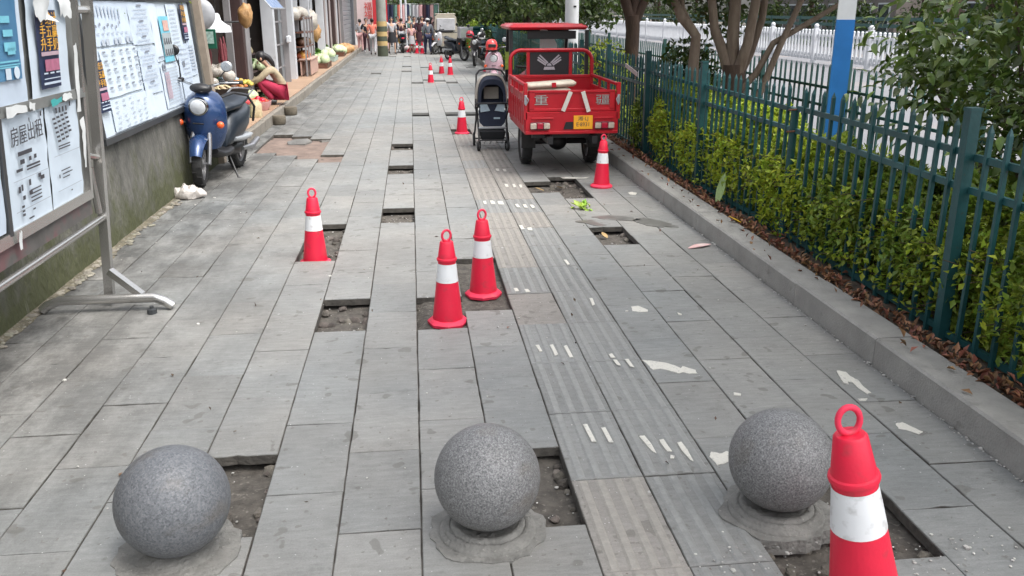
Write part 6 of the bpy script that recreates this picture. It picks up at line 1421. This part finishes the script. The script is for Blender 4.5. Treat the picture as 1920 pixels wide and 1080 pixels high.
# tree 1 (behind the tricycle)
t1 = empty('tree', (3.37,13.4,.1), label='tree with a single brown trunk forking high, right of the tricycle cab', cat='tree')
MB().tube([(0,0,-.1),(.0,0,.1),(-.02,0,.9),(-.01,0,1.4),(-.03,0,1.62)], [.15,.125,.105,.105,.115], 14).build('trunk', m_bark2, t1, smooth=70)
MB().tube([(-.03,0,1.5),(-.14,.05,1.85),(-.35,.1,2.5),(-.6,.2,3.4)], [.085,.075,.06,.03], 10).tube([(.0,0,1.5),(.14,0,1.8),(.36,-.05,2.3),(.7,-.1,3.3)], [.08,.065,.055,.03], 10).tube([(.0,0,1.5),(.03,.1,2.0),(.1,.3,3.6)], [.08,.07,.03], 10).build('limbs', m_bark2, t1, smooth=70)
crown(t1, [((0,0,3.1),(1.8,1.9,.95)),((-.9,-.1,2.35),(.75,.9,.5)),((.9,.2,2.4),(.7,.8,.5))], 9000, .11, m_lf_t)
# tree 2 (multi-stemmed, nearer)
t2 = empty('tree', (3.62,9.6,.1), label='grey brown tree splitting low into many bending stems, left of the blue post', cat='tree')
B0 = (3.62,9.6,.1)
def rel(pts): return [(x-B0[0], y-B0[1], z-B0[2]) for x, y, z in pts]
MB().tube(rel([(3.62,9.6,.0),(3.61,9.6,.4),(3.60,9.6,.85),(3.58,9.6,1.22)]), [.16,.13,.12,.13], 14).build('trunk', m_bark2, t2, smooth=70)
for pts, r in (([(3.56,9.6,1.05),(3.46,9.65,1.35),(3.36,9.7,1.6),(3.30,9.7,1.95),(3.25,9.8,2.8)],[.07,.06,.05,.045,.03]),
               ([(3.58,9.62,1.1),(3.55,9.62,1.5),(3.56,9.65,1.95),(3.5,9.7,3.0)],[.08,.068,.06,.03]),
               ([(3.60,9.55,1.1),(3.68,9.5,1.45),(3.74,9.5,1.95),(3.9,9.4,2.9)],[.07,.055,.05,.03]),
               ([(3.62,9.65,1.0),(3.80,9.7,1.35),(3.90,9.7,1.7),(3.92,9.7,2.0),(4.1,9.9,3.0)],[.06,.048,.042,.04,.02]),
               ([(3.63,9.55,.92),(3.80,9.50,1.12),(3.95,9.45,1.45),(4.28,9.35,1.66),(4.58,9.2,1.88),(5.0,9.0,2.3)],[.045,.038,.034,.030,.026,.018]),
               ([(3.66,9.5,.62),(3.85,9.42,.95),(4.0,9.4,1.4),(4.12,9.35,1.75),(4.20,9.3,2.0),(4.3,9.2,2.8)],[.045,.040,.036,.034,.032,.02])):
    MB().tube(rel(pts), r, 10).build('limb', m_bark, t2, smooth=70)
crown(t2, [((.1,0,3.1),(1.9,1.9,.95)),((-.75,.2,2.15),(.5,.6,.42)),((1.3,-.4,2.6),(.8,.8,.5)),((-.05,.75,1.75),(.55,.35,.5))], 9000, .11, m_lf_t)
t3 = empty('tree', (3.16,9.75,.1), label='thin crooked bare trunk standing just left of the many stemmed tree', cat='tree')
MB().tube([(.05,0,-.05),(.03,0,.6),(.0,0,1.12),(.01,0,1.42),(-.07,0,1.52),(-.17,0,1.62),(-.25,0,1.78),(-.34,.0,1.95),(-.5,.1,2.6)], [.06,.055,.06,.055,.055,.052,.045,.042,.03], 10).build('trunk', m_bark, t3, smooth=70)
MB().tube([(-.02,0,1.45),(-.16,.02,1.72),(-.20,.03,2.0)], [.04,.03,.025], 8).build('limb', m_bark, t3, smooth=70)
crown(t3, [((-.3,.3,2.6),(.9,.8,.6))], 1800, .10, m_lf_t)
def shrubby(loc, rs_, n, size, m, label, asp=.5, stems=5, name='shrub', cat='shrub', big=0):
    o = empty(name, loc, label=label, cat=cat)
    for k in range(stems):
        a = 2*PI*k/stems; c, r = rs_[k % len(rs_)]
        MB().tube([(0,0,0),(c[0]*.4+.1*math.cos(a), c[1]*.4+.1*math.sin(a), c[2]*.5),(c[0]+r[0]*.5*math.cos(a), c[1]+r[1]*.5*math.sin(a), c[2]+r[2]*.3)], [.03,.022,.008], 7).build('stem', m_twig, o, smooth=70)
    crown(o, rs_, n, size, m, asp, 'foliage', .6, 2.6, -.12)
    return o
shrubby((3.42,10.4,.1), [((-.12,0,.95),(.42,.4,.42)),((.1,.1,.6),(.35,.35,.4))], 1500, .085, m_lf_t, 'dark glossy shrub behind the fence between the two tree trunks')
shrubby((2.95,13.3,.1), [((.0,0,.75),(.4,.7,.55)),((.1,.8,.5),(.35,.6,.45))], 1700, .075, m_lf_y, 'light green shrub left of the first tree trunk beside the tricycle cab')
big = shrubby((4.0,5.0,.1), [((0,.35,1.55),(.72,1.15,.75)),((-.1,-.5,1.2),(.75,.9,.85)),((.25,-.6,1.9),(.7,.8,.45)),((-.15,1.0,1.25),(.5,.5,.35)),((.1,-.4,.6),(.7,1.1,.5))], 9000, .088, m_lf_b, 'large dark shrub with broad leaves overhanging the fence on the right edge', .46, 9)
# its broadest outer leaves, one by one
lm = []
for k in range(4):
    vs = []; n = 5; ln, wd = .105, .046
    for i in range(n+1):
        t = i/n; w_ = wd*math.sin(PI*min(1,t*.94+.05))**.85
        for q in (-1,0,1): vs.append((q*w_/2, t*ln, -.25*ln*t*t*(1+k*.3)+abs(q)*w_*.15))
    me = MB().add(vs, [(i*3+q, i*3+q+1, (i+1)*3+q+1, (i+1)*3+q) for i in range(n) for q in range(2)]).mesh('leaf', mat('broad leaf pale', (.055,.105,.022), .32, .25, 4, col2=(.15,.21,.04), objvar=.45, transl=.2), 60); lm.append(me)
for k in range(240):
    e = rs.rand(); y = -1.6+3.2*rs.rand(); z = 1.0+1.1*rs.rand()-.25*abs(y-.2); x = -.72+.25*abs(y)**1.5*.4+rs.normal()*.07-(.0 if z > .9 else .1)
    link('leaf', lm[k % 4], big, (x, y, z-.1), (rs.uniform(-.9,.4), rs.uniform(-.6,.6), rs.uniform(.2,2.9)))
# row of street trees and bushes further along the verge
far_trees = [(3.6,20.5,1.0),(3.4,26.5,1.1),(3.5,33.5,1.15),(3.2,40.5,1.2),(3.0,47.0,1.25),(1.9,55.0,1.5),(.2,63.0,1.7),(6.6,58,1.5)]
for i, (x, y, s_) in enumerate(far_trees):
    o = empty('tree', (x,y,0), label=('first','second','third','fourth','fifth','sixth','seventh','eighth')[i]+' of the dark leafy trees receding beyond the tricycle', cat='tree')
    MB().tube([(0,0,0),(.05,0,1.2),(.0,.1,2.6)], [.14*s_,.11*s_,.07*s_], 10).build('trunk', m_bark2, o, smooth=70)
    low = 1.75 if i < 2 else 1.5
    crown(o, [((0,0,low+1.2),(1.7*s_,2.0*s_,1.05)),((-.5,-.6,low+.25),(.9*s_,1.2*s_,.45)),((.6,.4,low+.1),(1.0*s_,1.2*s_,.5))], 4200, .16*s_, m_lf_t)
for i, (x, y, w_, h) in enumerate(((3.1,17.5,.45,.8),(3.2,22,.5,.95),(3.3,27,.6,1.0),(3.1,32,.6,1.1),(3.0,37.5,.8,1.3),(3.0,43,1,1.5))):
    bush((x,y), w_, 2.2, h, 3500, .11, m_lf_t if i % 2 else m_lf_d, ('first','second','third','fourth','fifth','sixth')[i]+' dark bush of the row beyond the tricycle cab', 'shrub', 10, grp='bushes in the far verge')
ORD = ('first','second','third','fourth','fifth','sixth','seventh','eighth','ninth','tenth','eleventh','twelfth','thirteenth','fourteenth','fifteenth','sixteenth','seventeenth')
for i in range(17):
    y = 10+5.6*i; x = 25.5+rs.uniform(-1,1); s_ = rs.uniform(.9,1.3)
    o = empty('tree', (x,y,0), label=ORD[i]+' from the right of the dark leafy trees in the row across the road', cat='tree', group='trees in the row across the road')
    MB().tube([(0,0,0),(.1,0,2.2),(.0,.1,3.6)], [.17*s_,.13*s_,.08*s_], 8).build('trunk', m_bark2, o, smooth=70)
    crown(o, [((0,0,4.2),(2.4*s_,2.6*s_,1.9)),((rs.uniform(-.5,.5),-.8,1.3+rs.rand()*.4),(1.1,1.7,.9))], 2400, .26, m_lf_t)
# greenery on top of the retaining wall
for i in range(7):
    bush((-2.85,3.0+1.25*i), .40, .85, .55, 2200, .06, m_lf_t if i % 2 else m_lf_d, ('first','second','third','fourth','fifth','sixth','seventh')[i]+' from the left of the dark bushes on top of the retaining wall', 'shrub', 12, grp='bushes on top of the retaining wall', z0=2.36)
# trailing leaves over the top edge of the wall
P = [(rs.uniform(-2.66,-2.50), rs.uniform(6.2,10.9), 2.42-abs(rs.normal())*.22) for _ in range(2500)]
V, F = leaves(P, .055, up=.2, aspect=.5, rnd=rs); link('hanging_creeper', np_mesh('hanging_creeper', V, F, m_lf_d), kind='stuff', label='creeper trailing down from the top of the retaining wall')

# tall street tree standing in the verge level with the camera; its crown is above the picture and shades the right side
t5 = empty('tree', (3.75,1.9,.1), label='tall verge tree on the right whose crown shades the near kerb', cat='tree')
MB().tube([(0,0,-.1),(0,0,1.5),(-.05,.05,3.2)], [.16,.13,.10], 12).build('trunk', m_bark2, t5, smooth=70)
for a in range(5): MB().tube([(-.04,.04,2.6+.1*a),(.6*math.cos(a*1.3),.6*math.sin(a*1.3),3.4),(1.5*math.cos(a*1.3),1.5*math.sin(a*1.3),4.3)], [.07,.05,.02], 8).build('limb', m_bark2, t5, smooth=70)
crown(t5, [((-.9,-.2,4.2),(2.6,2.6,1.0)),((-.3,2.2,4.2),(2.1,1.6,.8))], 8500, .15, m_lf_t)
